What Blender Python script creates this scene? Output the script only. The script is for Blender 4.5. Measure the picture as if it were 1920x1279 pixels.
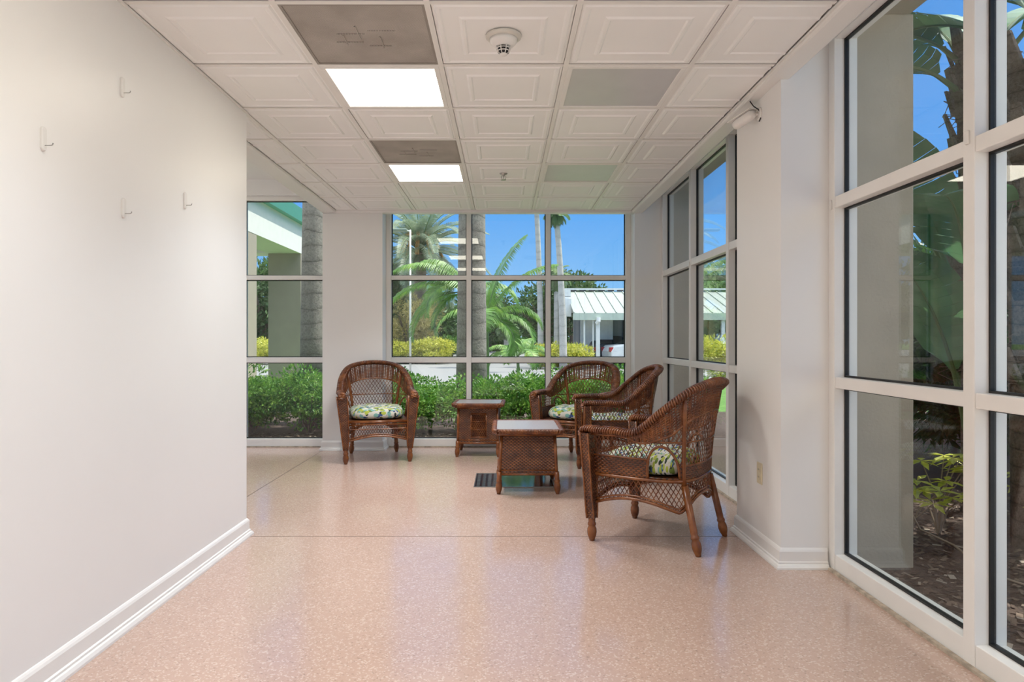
import bpy, bmesh, math, random
from mathutils import Vector, Matrix
for o in list(bpy.data.objects): bpy.data.objects.remove(o, do_unlink=True)
SC = bpy.context.scene
COL = SC.collection
R = math.radians
# ---------------------------------------------------------------- camera
F = 1260.0; CX = 944.0; CY = 637.0; CH = 1.152        # focal length (px), vanishing point, eye height
cam = bpy.data.cameras.new('camera'); camo = bpy.data.objects.new('camera', cam); COL.objects.link(camo)
cam.sensor_width = 36.0; cam.lens = F/1920*36; cam.shift_x = (960-CX)/1920; cam.shift_y = (CY-639.5)/1920
camo.location = (0, 0, CH); camo.rotation_euler = (R(90), 0, 0); cam.clip_start = .02; cam.clip_end = 600
SC.camera = camo
# ---------------------------------------------------------------- sky, sun, exposure
w = bpy.data.worlds.new('sky'); SC.world = w; w.use_nodes = True
nt = w.node_tree; nt.nodes.clear()
wo = nt.nodes.new('ShaderNodeOutputWorld'); bg = nt.nodes.new('ShaderNodeBackground')
tc = nt.nodes.new('ShaderNodeTexCoord'); sx = nt.nodes.new('ShaderNodeSeparateXYZ'); rp = nt.nodes.new('ShaderNodeValToRGB')
nt.links.new(tc.outputs['Generated'], sx.inputs[0]); nt.links.new(sx.outputs['Z'], rp.inputs[0])
nt.links.new(rp.outputs[0], bg.inputs[0]); nt.links.new(bg.outputs[0], wo.inputs[0])
cr = rp.color_ramp
cr.elements[0].position = 0.0; cr.elements[0].color = (.50, .72, .92, 1)
cr.elements[1].position = 1.0; cr.elements[1].color = (3.0, 3.1, 3.3, 1)
for p, c in ((.07, (.27, .59, 1.03, 1)), (.2, (.12, .42, 1.0, 1)), (.48, (.10, .35, .90, 1)), (.62, (2.3, 2.5, 2.8, 1))):
    e = cr.elements.new(p); e.color = c
bg.inputs[1].default_value = .63
sun = bpy.data.lights.new('sun', 'SUN'); suno = bpy.data.objects.new('sun', sun); COL.objects.link(suno)
sun.energy = 3.5; sun.angle = R(.6); sun.color = (1, .95, .87)
suno.rotation_euler = Vector((.45, .12, 1.0)).to_track_quat('Z', 'Y').to_euler()
SC.view_settings.view_transform = 'Standard'; SC.view_settings.look = 'None'
SC.view_settings.exposure = 0.70; SC.view_settings.gamma = 1.0; SC.view_settings.use_curve_mapping = False
TROFFER = 5.2                                             # brightness of the lit ceiling troffers

# ---------------------------------------------------------------- helpers
def at(px, py, Y):                                        # photo pixel at depth Y -> point
    return Vector(((px-CX)/F*Y, Y, CH-(py-CY)/F*Y))
class MB:
    def __init__(s): s.v = []; s.f = []; s.uv = None
    def quad(s, a, b, c, d):
        n = len(s.v); s.v += [tuple(a), tuple(b), tuple(c), tuple(d)]; s.f.append((n, n+1, n+2, n+3))
    def tri(s, a, b, c):
        n = len(s.v); s.v += [tuple(a), tuple(b), tuple(c)]; s.f.append((n, n+1, n+2))
    def box(s, x0, x1, y0, y1, z0, z1, M=None):
        n = len(s.v)
        P = [(x, y, z) for z in (z0, z1) for y in (y0, y1) for x in (x0, x1)]
        if M is not None: P = [tuple(M @ Vector(p)) for p in P]
        s.v += P
        for f in ((0, 2, 3, 1), (4, 5, 7, 6), (0, 1, 5, 4), (2, 6, 7, 3), (0, 4, 6, 2), (1, 3, 7, 5)):
            s.f.append(tuple(n+i for i in f))
        return s
    def tube(s, pts, r, n=6, cap=True, closed=False):
        pts = [Vector(p) for p in pts]; m = len(pts)
        if m < 2: return s
        rs = r if isinstance(r, (list, tuple)) else [r]*m
        t0 = (pts[1]-pts[0]).normalized()
        up = Vector((0, 0, 1)) if abs(t0.z) < .9 else Vector((1, 0, 0))
        nx = t0.cross(up).normalized(); base = len(s.v)
        for i, p in enumerate(pts):
            if closed: t = (pts[(i+1) % m]-pts[i-1])
            else: t = pts[min(i+1, m-1)]-pts[max(i-1, 0)]
            if t.length < 1e-9: t = t0.copy()
            t.normalize(); nx = nx-t*nx.dot(t)
            if nx.length < 1e-6: nx = t.cross(Vector((1, 0, .3)))
            nx.normalize(); ny = t.cross(nx)
            for k in range(n):
                a = 2*math.pi*k/n
                s.v.append(tuple(p+(nx*math.cos(a)+ny*math.sin(a))*rs[i]))
        for i in range(m if closed else m-1):
            j = (i+1) % m
            for k in range(n):
                k2 = (k+1) % n
                s.f.append((base+i*n+k, base+i*n+k2, base+j*n+k2, base+j*n+k))
        if cap and not closed:
            s.f.append(tuple(base+k for k in range(n))[::-1]); s.f.append(tuple(base+(m-1)*n+k for k in range(n)))
        return s
    def lathe(s, c, prof, n=16):                          # prof = [(r, z)] about vertical axis through c
        base = len(s.v); m = len(prof)
        for r, z in prof:
            for k in range(n):
                a = 2*math.pi*k/n; s.v.append((c[0]+r*math.cos(a), c[1]+r*math.sin(a), c[2]+z))
        for i in range(m-1):
            for k in range(n):
                k2 = (k+1) % n
                s.f.append((base+i*n+k, base+i*n+k2, base+(i+1)*n+k2, base+(i+1)*n+k))
        s.f.append(tuple(base+k for k in range(n))[::-1]); s.f.append(tuple(base+(m-1)*n+k for k in range(n)))
        return s
    def loft(s, rings, cap=True):
        base = len(s.v); n = len(rings[0])
        for r in rings: s.v += [tuple(p) for p in r]
        for i in range(len(rings)-1):
            for k in range(n):
                k2 = (k+1) % n
                s.f.append((base+i*n+k, base+i*n+k2, base+(i+1)*n+k2, base+(i+1)*n+k))
        if cap:
            s.f.append(tuple(base+k for k in range(n))[::-1]); s.f.append(tuple(base+(len(rings)-1)*n+k for k in range(n)))
        return s
    def build(s, name, mat=None, parent=None, smooth=False, bevel=0, normals=True):
        me = bpy.data.meshes.new(name); me.from_pydata(s.v, [], s.f); me.update()
        if normals:
            bm = bmesh.new(); bm.from_mesh(me); bmesh.ops.recalc_face_normals(bm, faces=bm.faces); bm.to_mesh(me); bm.free()
        if s.uv is not None:
            ul = me.uv_layers.new(name='UVMap')
            for l in me.loops: ul.data[l.index].uv = s.uv[l.vertex_index]
        if smooth:
            for p in me.polygons: p.use_smooth = True
        if mat: me.materials.append(mat)
        o = bpy.data.objects.new(name, me); COL.objects.link(o)
        if parent: o.parent = parent
        if bevel:
            b = o.modifiers.new('bevel', 'BEVEL'); b.width = bevel; b.segments = 2; b.limit_method = 'ANGLE'; b.angle_limit = R(40)
        return o
def tag(o, label=None, cat=None, group=None, kind=None):
    if label: o['label'] = label
    if cat: o['category'] = cat
    if group: o['group'] = group
    if kind: o['kind'] = kind
    return o
def thing(name, label, cat, loc=(0, 0, 0), rz=0, group=None):
    o = bpy.data.objects.new(name, None); COL.objects.link(o); o.empty_display_size = .1
    o.location = loc; o.rotation_euler = (0, 0, rz)
    return tag(o, label, cat, group)
def copy_tree(o, loc=None, rz=None, label=None, group=None, parent=None, scale=None):
    c = o.copy(); COL.objects.link(c)
    if parent: c.parent = parent
    if loc is not None: c.location = loc
    if rz is not None: c.rotation_euler = (0, 0, rz)
    if scale is not None: c.scale = scale if isinstance(scale, (tuple, list)) else (scale,)*3
    if label: c['label'] = label
    if group: c['group'] = group
    for ch in [x for x in KIDS.get(o.name, [])] or [x for x in o.children]:
        copy_tree(ch, parent=c)
    return c
KIDS = {}
def boxes(name, bl, m, parent=None, bevel=0, kind=None):
    b = MB()
    for q in bl: b.box(*q)
    o = b.build(name, m, parent, bevel=bevel)
    if kind: o['kind'] = kind
    return o
def struct(name, bl, m, bevel=0): return boxes(name, bl, m, bevel=bevel, kind='structure')

# ---------------------------------------------------------------- materials
def newmat(name):
    m = bpy.data.materials.new(name); m.use_nodes = True
    return m, m.node_tree, m.node_tree.nodes['Principled BSDF']
def N(t, kind, **kw):
    n = t.nodes.new(kind)
    for k, v in kw.items():
        if k in n.inputs.keys(): n.inputs[k].default_value = v
        else: setattr(n, k, v)
    return n
def L(t, a, b): t.links.new(a, b)
def ramp(t, fac, stops):
    r = t.nodes.new('ShaderNodeValToRGB'); e = r.color_ramp.elements
    while len(e) < len(stops): e.new(.5)
    for k, (p, c) in enumerate(stops): e[k].position = p; e[k].color = (c[0], c[1], c[2], 1)
    if fac is not None: L(t, fac, r.inputs[0])
    return r
def mix(t, fac, a, b, mode='MIX'):
    m = t.nodes.new('ShaderNodeMix'); m.data_type = 'RGBA'; m.blend_type = mode
    for s, v in ((m.inputs['Factor'], fac), (m.inputs['A'], a), (m.inputs['B'], b)):
        if hasattr(v, 'links'): L(t, v, s)
        elif isinstance(v, (tuple, list)): s.default_value = (v[0], v[1], v[2], 1)
        else: s.default_value = v
    return m.outputs['Result']
def mth(t, op, a, b=None, c=None):
    m = t.nodes.new('ShaderNodeMath'); m.operation = op
    for i, v in enumerate((a, b, c)):
        if v is None: continue
        if hasattr(v, 'links'): L(t, v, m.inputs[i])
        else: m.inputs[i].default_value = v
    return m.outputs[0]
def bump(t, bs, h, strength=.3, dist=.01):
    b = N(t, 'ShaderNodeBump'); b.inputs['Strength'].default_value = strength; b.inputs['Distance'].default_value = dist
    L(t, h, b.inputs['Height']); L(t, b.outputs[0], bs.inputs['Normal'])
def coord(t, which='Object', scale=(1, 1, 1), rot=(0, 0, 0)):
    c = t.nodes.new('ShaderNodeTexCoord'); mp = t.nodes.new('ShaderNodeMapping')
    mp.inputs['Scale'].default_value = scale; mp.inputs['Rotation'].default_value = rot
    L(t, c.outputs[which], mp.inputs[0]); return mp.outputs[0]
def noise(t, vec, scale=5, detail=2, rough=.5):
    n = N(t, 'ShaderNodeTexNoise'); n.inputs['Scale'].default_value = scale; n.inputs['Detail'].default_value = detail; n.inputs['Roughness'].default_value = rough
    if vec is not None: L(t, vec, n.inputs['Vector'])
    return n.outputs['Fac']
def plain(name, col, rough=.5, metal=0, var=.06, nscale=6, bmp=0, bscale=60, spec=None, coat=0):
    m, t, b = newmat(name)
    v = coord(t)
    n = noise(t, v, nscale, 3)
    lo = tuple(c*(1-var) for c in col); hi = tuple(min(1, c*(1+var)) for c in col)
    r = ramp(t, n, [(.3, lo), (.7, hi)]); L(t, r.outputs[0], b.inputs['Base Color'])
    b.inputs['Roughness'].default_value = rough; b.inputs['Metallic'].default_value = metal
    if spec is not None: b.inputs['Specular IOR Level'].default_value = spec
    if coat: b.inputs['Coat Weight'].default_value = coat; b.inputs['Coat Roughness'].default_value = .08
    if bmp: bump(t, b, noise(t, v, bscale, 4), bmp, .004)
    return m
def emit(name, col, s):
    m, t, b = newmat(name); b.inputs['Base Color'].default_value = (*col, 1)
    b.inputs['Emission Color'].default_value = (*col, 1); b.inputs['Emission Strength'].default_value = s
    return m
M = {}
M['wall'] = plain('wall_paint', (.86, .845, .825), .38, var=.012, nscale=1.2, bmp=.03, bscale=90)
M['trim'] = plain('gloss_trim_paint', (.86, .84, .81), .3, var=.02)
M['ceil'] = plain('ceiling_tile_white', (.93, .925, .915), .42, var=.02, nscale=2)
M['tbar'] = plain('ceiling_grid_white', (.84, .82, .79), .4, var=.02)
M['frame'] = plain('window_frame_white', (.84, .82, .79), .35, var=.02)
M['gasket'] = plain('black_gasket', (.006, .006, .006), .5)
M['dark'] = plain('plenum_dark', (.05, .045, .04), .9)
M['stucco'] = plain('stucco_tan', (.45, .38, .28), .85, var=.07, nscale=5, bmp=.8, bscale=55)
M['stucco_w'] = plain('stucco_white', (.80, .77, .72), .8, var=.03, bmp=.3, bscale=40)
M['green_metal'] = plain('green_fascia_metal', (.10, .42, .33), .4, var=.05)
M['lens_off'] = plain('troffer_lens_off', (.58, .58, .585), .3, var=.03)
M['steel'] = plain('brushed_steel', (.45, .44, .42), .3, metal=1)
M['plastic'] = plain('white_plastic', (.80, .78, .75), .35, var=.02)
M['black'] = plain('black_plastic', (.012, .012, .012), .5)
M['cream'] = plain('cream_plastic', (.72, .64, .46), .35, var=.02)
def glass_mat():
    m, t, b = newmat('window_glass'); t.nodes.remove(b)
    out = t.nodes['Material Output']
    g = N(t, 'ShaderNodeNewGeometry'); d = N(t, 'ShaderNodeVectorMath', operation='DOT_PRODUCT')
    L(t, g.outputs['Incoming'], d.inputs[0]); L(t, g.outputs['Normal'], d.inputs[1])
    c = mth(t, 'ABSOLUTE', d.outputs['Value']); k = mth(t, 'POWER', mth(t, 'SUBTRACT', 1.0, c), 5.0)
    f = mth(t, 'MULTIPLY_ADD', k, .95, .04)
    tr = N(t, 'ShaderNodeBsdfTransparent'); tr.inputs[0].default_value = (.955, .975, .965, 1)
    gl = N(t, 'ShaderNodeBsdfGlossy'); gl.inputs['Roughness'].default_value = 0.0; gl.inputs[0].default_value = (1, 1, 1, 1)
    mx = N(t, 'ShaderNodeMixShader'); L(t, f, mx.inputs[0]); L(t, tr.outputs[0], mx.inputs[1]); L(t, gl.outputs[0], mx.inputs[2])
    L(t, mx.outputs[0], out.inputs[0]); return m
M['glass'] = glass_mat()
def terrazzo():
    m, t, b = newmat('pink_terrazzo'); v = coord(t)
    v1 = N(t, 'ShaderNodeTexVoronoi'); v1.inputs['Scale'].default_value = 165; L(t, v, v1.inputs['Vector'])
    bw = N(t, 'ShaderNodeSeparateColor'); L(t, v1.outputs['Color'], bw.inputs[0])
    big = ramp(t, noise(t, v, .9, 3), [(.35, (.46, .315, .255)), (.68, (.53, .375, .31))])
    chips = ramp(t, bw.outputs[0], [(0, (.26, .18, .15)), (.035, (.46, .31, .24)), (.09, (.52, .36, .285)), (.74, (.56, .395, .32)), (.84, (.74, .60, .51)), (1, (.80, .70, .62))])
    chips.color_ramp.interpolation = 'CONSTANT'
    col = mix(t, .48, big.outputs[0], chips.outputs[0])
    L(t, col, b.inputs['Base Color'])
    rr = ramp(t, noise(t, v, 3.0, 5, .6), [(.3, (.12,)*3), (.75, (.22,)*3)]); L(t, rr.outputs[0], b.inputs['Roughness'])
    b.inputs['Specular IOR Level'].default_value = .8
    bump(t, b, noise(t, v, 2.2, 2), .02, .02)
    return m
M['floor'] = terrazzo()

# ---------------------------------------------------------------- room shell
ZC = 2.492; XL, XR = -1.725, 1.32; YC = 6.934; G = .6096; X0 = -1.524; Y0 = 2.667
fl = MB(); fl.box(-4.2, 1.72, -4.2, 7.3, -.12, 0); fl = fl.build('floor', M['floor']); fl['kind'] = 'structure'
struct('trim_floor_joint', [(-1.49, 1.42, 3.930, 3.934, 0, .0012), (-1.884, -1.880, 3.98, 6.98, 0, .0012)], plain('joint_strip', (.16, .11, .09), .4))
struct('wall_left', [(-1.66, -1.51, -4.0, 3.95, 0, 4.1)], M['wall'])
struct('wall_annex', [(-4.0, -1.66, 3.80, 3.95, 0, 4.1), (-4.15, -4.0, 3.8, 4.3, 0, 4.1), (-4.15, -4.0, 6.7, 7.32, 0, 4.1), (-4.15, -4.0, 4.3, 6.7, 2.4, 4.1)], M['wall'])
struct('wall_back', [(-1.66, 1.76, -4.15, -4.0, 0, 4.1)], M['wall'])
struct('wall_far', [(-1.88, -1.257, 6.98, 7.32, 0, 4.1), (1.363, 1.76, 6.98, 7.32, 0, 4.1), (-4.0, -1.88, 7.16, 7.32, 2.69, 4.1), (-1.257, 1.363, 7.16, 7.32, 2.69, 4.1), (-4.0, -3.25, 7.16, 7.32, 0, 2.69)], M['wall'])
struct('wall_right', [(1.40, 1.76, 3.39, 4.03, 0, 4.1), (1.60, 1.76, 4.03, 6.98, 2.69, 4.1), (1.60, 1.76, -3.6, 3.39, 2.69, 4.1), (1.40, 1.76, -4.0, -3.3, 0, 4.1)], M['wall'])
# beams that drop just below the tile grid
struct('trim_1', [(XR+.012, 1.448, -4.0, 7.06, 2.466, 2.9)], M['wall'], bevel=.012)
struct('trim_2', [(-1.88, XL-.006, 3.95, 6.98, 2.466, 2.9)], M['wall'], bevel=.012)
struct('trim_3', [(-1.88, 1.36, YC+.006, 7.05, 2.466, 2.9)], M['wall'], bevel=.012)
struct('trim_4', [(XR+.002, XR+.012, -4, YC, 2.478, 2.487), (XL-.006, XL-.001, 3.95, YC, 2.48, 2.487), (-1.51, -1.50, -4, 3.95, 2.478, 2.487)], M['tbar'])
struct('ceiling_pocket', [(1.448, 1.76, -4, 7.0, 2.70, 2.74), (-4.0, -1.88, 3.95, 7.2, 2.86, 2.92), (-1.88, 1.4, 7.05, 7.2, 2.70, 2.74), (-1.9, 1.5, -4, 7.1, 2.94, 2.98)], M['wall'])
struct('roof', [(-4.4, 3.6, -4.4, 8.1, 4.1, 4.25)], M['stucco'])  # overhang raised and widened out of view to block sun from the floor

BP = [(0, 0), (.032, 0), (.032, .010), (.026, .022), (.019, .025), (.019, .034), (.013, .038), (.013, .086), (.009, .095), (.004, .101), (0, .103)]
def baseboard(name, path):                               # path = plan polyline, board on its left-hand side
    b = MB(); rings = []
    n = len(path)
    for i, p in enumerate(path):
        p = Vector(p)
        d0 = (Vector(path[i])-Vector(path[i-1])).normalized() if i > 0 else None
        d1 = (Vector(path[i+1])-Vector(path[i])).normalized() if i < n-1 else None
        if d0 is None: d0 = d1
        if d1 is None: d1 = d0
        n0 = Vector((-d0.y, d0.x)); n1 = Vector((-d1.y, d1.x)); m = (n0+n1); m = m/m.dot(n0) if m.length > 1e-6 else n0
        rings.append([(p.x+m.x*q[0], p.y+m.y*q[0], q[1]) for q in BP])
    b.loft(rings); o = b.build(name, M['trim']); o['kind'] = 'structure'; return o
baseboard('baseboard_left', [(-3.99, 3.95), (-1.51, 3.95), (-1.51, -4.0)])
baseboard('baseboard_far', [(-1.257, 7.19), (-1.257, 6.98), (-1.88, 6.98), (-1.88, 7.19)])
baseboard('baseboard_right', [(1.63, 4.03), (1.40, 4.03), (1.40, 3.39), (1.63, 3.39)][::-1])
baseboard('baseboard_corner', [(1.63, 6.98), (1.363, 6.98), (1.363, 7.19)])

# ---- suspended ceiling: moulded lay-in tiles, then the T-bar grid
def cell(c, r): return (X0+c*G, X0+(c+1)*G, Y0+r*G, Y0+(r+1)*G)
NR = 7                                                   # rows in front of Y0; rows behind are negative
lit = [(1, r) for r in (4, 1, -2, -5)]+[(2, -5), (3, -5), (4, -5)]; grey = [(3, r) for r in (4, 1)]; grill = [(1, r) for r in (3, 0)]
taken = set(lit+grey+grill)
PR = [(.0142, 0), (.022, 0), (.030, .006), (.044, .006), (.052, .002), (.118, .002), (.130, .008), (.140, .008), (.147, .003), (.305, .003)]
bmc = bmesh.new()
for r in range(-11, NR):
    for c in range(-1, 5):
        if (c, r) in taken: continue
        x0, x1, y0, y1 = cell(c, r)
        if c == -1 and y1 < 3.96: continue
        if y0 < -4: continue
        rings = []
        for d, h in PR:
            d2 = min(d, G/2-.002)
            rings.append([bmc.verts.new(p) for p in ((x0+d2, y0+d2, ZC+.004-h), (x1-d2, y0+d2, ZC+.004-h), (x1-d2, y1-d2, ZC+.004-h), (x0+d2, y1-d2, ZC+.004-h))])
        for i in range(len(rings)-1):
            for k in range(4):
                bmc.faces.new((rings[i][k], rings[i][(k+1) % 4], rings[i+1][(k+1) % 4], rings[i+1][k]))
        bmc.faces.new(rings[-1])
def bis(co, no):
    bmesh.ops.bisect_plane(bmc, geom=bmc.verts[:]+bmc.edges[:]+bmc.faces[:], plane_co=co, plane_no=no, clear_outer=True)
bis((XR-.004, 0, 0), (1, 0, 0)); bis((XL+.004, 0, 0), (-1, 0, 0))
me = bpy.data.meshes.new('ceiling'); bmesh.ops.recalc_face_normals(bmc, faces=bmc.faces); bmc.to_mesh(me); bmc.free()
me.materials.append(M['ceil']); ce = bpy.data.objects.new('ceiling', me); COL.objects.link(ce); ce['kind'] = 'structure'
sd = ce.modifiers.new('thick', 'SOLIDIFY'); sd.thickness = .006; sd.offset = 1 if False else 0
gb = []
for c in range(0, 5):
    x = X0+c*G; ya = -4.0 if c > 0 else 3.96
    gb += [(x-.012, x+.012, ya, YC, ZC-.004, ZC+.0005), (x-.0015, x+.0015, ya, YC, ZC, ZC+.03)]
for r in range(-10, NR+1):
    y = Y0+r*G; xa = -1.51 if y < 3.96 else XL
    if y < -3.98: continue
    gb += [(xa, XR, y-.012, y+.012, ZC-.0035, ZC+.0004), (xa, XR, y-.0015, y+.0015, ZC, ZC+.03)]
struct('ceiling_grid', gb, M['tbar'])

# ---- windows: one object per window wall, frame + gasket + one glass pane per bay
def window(name, axis, face, a0, a1, bars, z0, z1, rails, out, wid=.052):
    """axis 'x': runs along X, face = Y of the room-side face; axis 'y': runs along Y, face = X. out=+1 (outside is + direction)."""
    bars = sorted(bars)
    w = bpy.data.objects.new(name, None); COL.objects.link(w); w['kind'] = 'structure'; w.empty_display_size = .1
    def bx(u0, u1, d0, d1, za, zb):
        d0, d1 = face+out*d0, face+out*d1
        lo, hi = min(d0, d1), max(d0, d1)
        return (u0, u1, lo, hi, za, zb) if axis == 'x' else (lo, hi, u0, u1, za, zb)
    us = [a0]+list(bars)+[a1]; fr = []; gk = []
    for u in [a0+wid/2]+list(bars)+[a1-wid/2]: fr.append(bx(u-wid/2, u+wid/2, 0, .115, z0, z1))
    zs = [(z0, z0+.088)]+list(rails)+[(z1-.045, z1)]
    edges = []
    E = [a0+wid]+[x for b_ in bars for x in (b_-wid/2, b_+wid/2)]+[a1-wid]
    bays = [(E[2*i], E[2*i+1]) for i in range(len(E)//2)]
    for (za, zb) in zs:
        for (u0, u1) in bays: fr.append(bx(u0, u1, .004, .111, za, zb))
    b = MB()
    for q in fr: b.box(*q)
    b.build('window_frame', M['frame'], w, bevel=.003)
    g = MB()
    for (u0, u1) in bays:
        for i in range(len(zs)-1):
            za, zb = zs[i][1], zs[i+1][0]; t = .009
            for q in ((u0, u0+t, .050, .070, za, zb), (u1-t, u1, .050, .070, za, zb), (u0+t, u1-t, .050, .070, za, za+t), (u0+t, u1-t, .050, .070, zb-t, zb)):
                g.box(*bx(*q))
            p = MB().box(*bx(u0+.004, u1-.004, .057, .063, za+.004, zb-.004)).build('pane', M['glass'], w)
    g.build('gasket', M['gasket'], w)
    return w
RL = [(.905, .962), (1.795, 1.84)]
window('window_1', 'x', 7.20, -1.257, 1.363, [-.3715, .48], 0.0, 2.69, RL, 1)
window('window_2', 'x', 7.20, -3.25, -1.88, [-2.805], 0.0, 2.69, RL, 1)
RR = [(.912, .966), (1.805, 1.862)]
window('window_3', 'y', 1.64, 4.03, 6.98, [4.93, 5.92], 0.0, 2.69, RR, 1, wid=.056)
window('window_4', 'y', 1.64, -3.3, 3.39, [2.37, 1.40, .43, -.54, -1.51, -2.48], 0.0, 2.69, RR, 1, wid=.058)
window('window_5', 'y', -4.0, 4.3, 6.7, [5.1, 5.9], 0.0, 2.4, RL, -1)
struct('trim_sill', [(-1.257, 1.363, 7.185, 7.2, 0, .012), (1.622, 1.64, 4.03, 6.98, 0, .012), (1.622, 1.64, -3.3, 3.39, 0, .012), (-3.25, -1.88, 7.185, 7.2, 0, .012)], plain('sealant', (.45, .38, .30), .7, var=.3, nscale=30))
clip = MB()
for (y, z) in ((3.36, 1.83), (2.37, 1.87), (5.92, 1.82)): clip.box(1.63, 1.641, y-.009, y+.009, z-.03, z+.02)
cl = clip.build('trim_clips', M['plastic'], bevel=.004); cl['kind'] = 'structure'
# ---- outside of the building shell: pillars and eave beam
struct('wall_outside_pillar', [(1.77, 2.20, 3.60, 4.05, -.3, 2.9), (1.72, 2.14, 7.33, 7.78, -.3, 2.9), (1.77, 2.20, -3.9, -3.4, -.3, 2.9)], M['stucco'], bevel=.01)
struct('wall_outside_beam', [(1.77, 2.18, -4.2, 7.78, 2.9, 4.1), (-4.2, 1.77, 7.33, 7.78, 2.9, 4.1)], M['stucco'])

# ---------------------------------------------------------------- ceiling fixtures
em_on = None
def lens_on():
    m, t, b = newmat('troffer_lens_lit'); v = coord(t, 'Object')
    n = noise(t, coord(t, 'Object', (.6, 9, 1)), 2, 2)
    c = ramp(t, n, [(.3, (1, .92, .76)), (.7, (1, .94, .81))])
    L(t, c.outputs[0], b.inputs['Emission Color']); b.inputs['Emission Strength'].default_value = TROFFER
    b.inputs['Base Color'].default_value = (.9, .85, .7, 1); return m
M['lens_on'] = lens_on()
def troffer(c, r, on, label, group=None):
    x0, x1, y0, y1 = cell(c, r); cx, cy = (x0+x1)/2, (y0+y1)/2
    t = thing('ceiling_light', label, 'ceiling light', (cx, cy, ZC), 0, group)
    h = G/2-.012; i = h-.026; b = MB()
    for q in ((-h, h, -h, -i), (-h, h, i, h), (-h, -i, -i, i), (i, h, -i, i)): b.box(*q, -.006, .05)
    b.box(-h, h, -h, h, .05, .056)
    b.build('frame', M['tbar'], t, bevel=.003)
    MB().box(-i, i, -i, i, -.001, .006).build('lens', M['lens_on'] if on else M['lens_off'], t)
    if on:                                               # the tubes' light leaves the prismatic lens mostly downwards
        la = bpy.data.lights.new('tube_light', 'AREA'); la.shape = 'SQUARE'; la.size = 2*i-.02; la.spread = R(112)
        la.energy = {1: 8.5, 4: 15.0, 3: 9.0}.get(r, 6.0); la.color = (.93, .97, 1)
        lo = bpy.data.objects.new('tube_light', la); COL.objects.link(lo); lo.parent = t; lo.location = (0, 0, -.004)
    return t
def grille_mat():
    m, t, b = newmat('perforated_grille'); v = coord(t, 'Object', (900, 900, 0))
    s = N(t, 'ShaderNodeSeparateXYZ'); L(t, v, s.inputs[0])
    a = mth(t, 'MULTIPLY', mth(t, 'SINE', s.outputs[0]), mth(t, 'SINE', s.outputs[1]))
    f = mth(t, 'GREATER_THAN', a, .15)
    base = ramp(t, noise(t, coord(t), 5, 4), [(.3, (.40, .36, .32)), (.7, (.58, .54, .49))])
    L(t, mix(t, f, base.outputs[0], (.20, .18, .16)), b.inputs['Base Color']); b.inputs['Roughness'].default_value = .6
    return m
M['grille'] = grille_mat()
def grille(c, r, label):
    x0, x1, y0, y1 = cell(c, r)
    t = thing('ceiling_vent', label, 'vent', ((x0+x1)/2, (y0+y1)/2, ZC))
    h = G/2-.012; b = MB()
    for q in ((-h, h, -h, -h+.012), (-h, h, h-.012, h), (-h, -h+.012, -h+.012, h-.012), (h-.012, h, -h+.012, h-.012)): b.box(*q, -.003, .02)
    b.build('frame', plain('grille_frame', (.30, .27, .24), .5), t)
    MB().box(-h+.012, h-.012, -h+.012, h-.012, .001, .006).build('perforated_plate', M['grille'], t)
    d = MB()
    for (a, b_, c_, e) in ((-.14, -.02, .05, .056), (.02, .14, -.06, -.054), (-.03, -.024, -.10, .02), (.06, .066, 0, .11), (-.12, -.0, -.03, -.024), (-.10, -.094, -.02, .08), (.0, .1, .09, .096)):
        d.box(a, b_, c_, e, -.0035, .002)
    d.build('deflector_ribs', M['grille'], t)
    return t
troffer(1, 1, True, 'lit square ceiling light panel nearest the viewer, beyond the large grey vent')
troffer(1, 4, True, 'smaller-looking lit ceiling light panel further away, near the far window')
troffer(1, -2, True, 'lit ceiling light panel behind the viewer, seen only as a reflection')
troffer(1, -5, True, 'lit ceiling light panel furthest back in the hall behind the viewer')
for k, w_ in ((2, 'second'), (3, 'third')): troffer(k, -5, True, 'added fill light panel unseen behind the viewer, %s of the row counted from the left wall' % w_)  # extra panels added out of view to brighten the room
struct('ceiling_blank', [(.916, 1.316, Y0-5*G, Y0-4*G, ZC, ZC+.01)], M['ceil'])
tz = troffer(-3, 3, True, 'added unseen fill light panel in the side bay hidden behind the left wall'); tz.location = (-3.69, 6.3, 2.855)  # added lamp, placed out of sight, to lift the far end's brightness
troffer(3, 1, False, 'unlit grey square ceiling light panel on the right, nearer one')
troffer(3, 4, False, 'unlit grey square ceiling light panel on the right, further one near far window')
grille(1, 0, 'large perforated brown-grey return air vent at the top of the view')
grille(1, 3, 'perforated brown-grey return air vent just before the farther lit panel')
# smoke detector
t = thing('smoke_detector', 'round white smoke detector on the ceiling tile right of the vent', 'smoke detector', (0, 2.95, ZC-.006))
MB().lathe((0, 0, 0), [(.078, 0), (.078, -.008), (.070, -.014), (.062, -.016)], 32).build('base_plate', plain('aged_plastic', (.66, .63, .57), .4), t, smooth=True)
MB().lathe((0, 0, 0), [(.062, -.016), (.058, -.030), (.045, -.043), (.035, -.048), (.033, -.049)], 32).build('housing', M['plastic'], t, smooth=True)
b = MB(); k = MB()
b.lathe((0, 0, 0), [(.024, -.049), (.024, -.062), (.022, -.076), (.016, -.08)], 24)
b.build('sensor_core', M['black'], t, smooth=True)
for z, rr in ((-.058, .031), (-.069, .027)): k.tube([(rr*math.cos(a*math.pi/12), rr*math.sin(a*math.pi/12), z) for a in range(24)], .0022, 5, closed=True)
for a in range(8):
    c_, s_ = math.cos(a*math.pi/4+.4), math.sin(a*math.pi/4+.4)
    k.tube([(.033*c_, .033*s_, -.047), (.030*c_, .030*s_, -.060), (.025*c_, .025*s_, -.073), (.014*c_, .014*s_, -.082)], .0022, 5)
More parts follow.
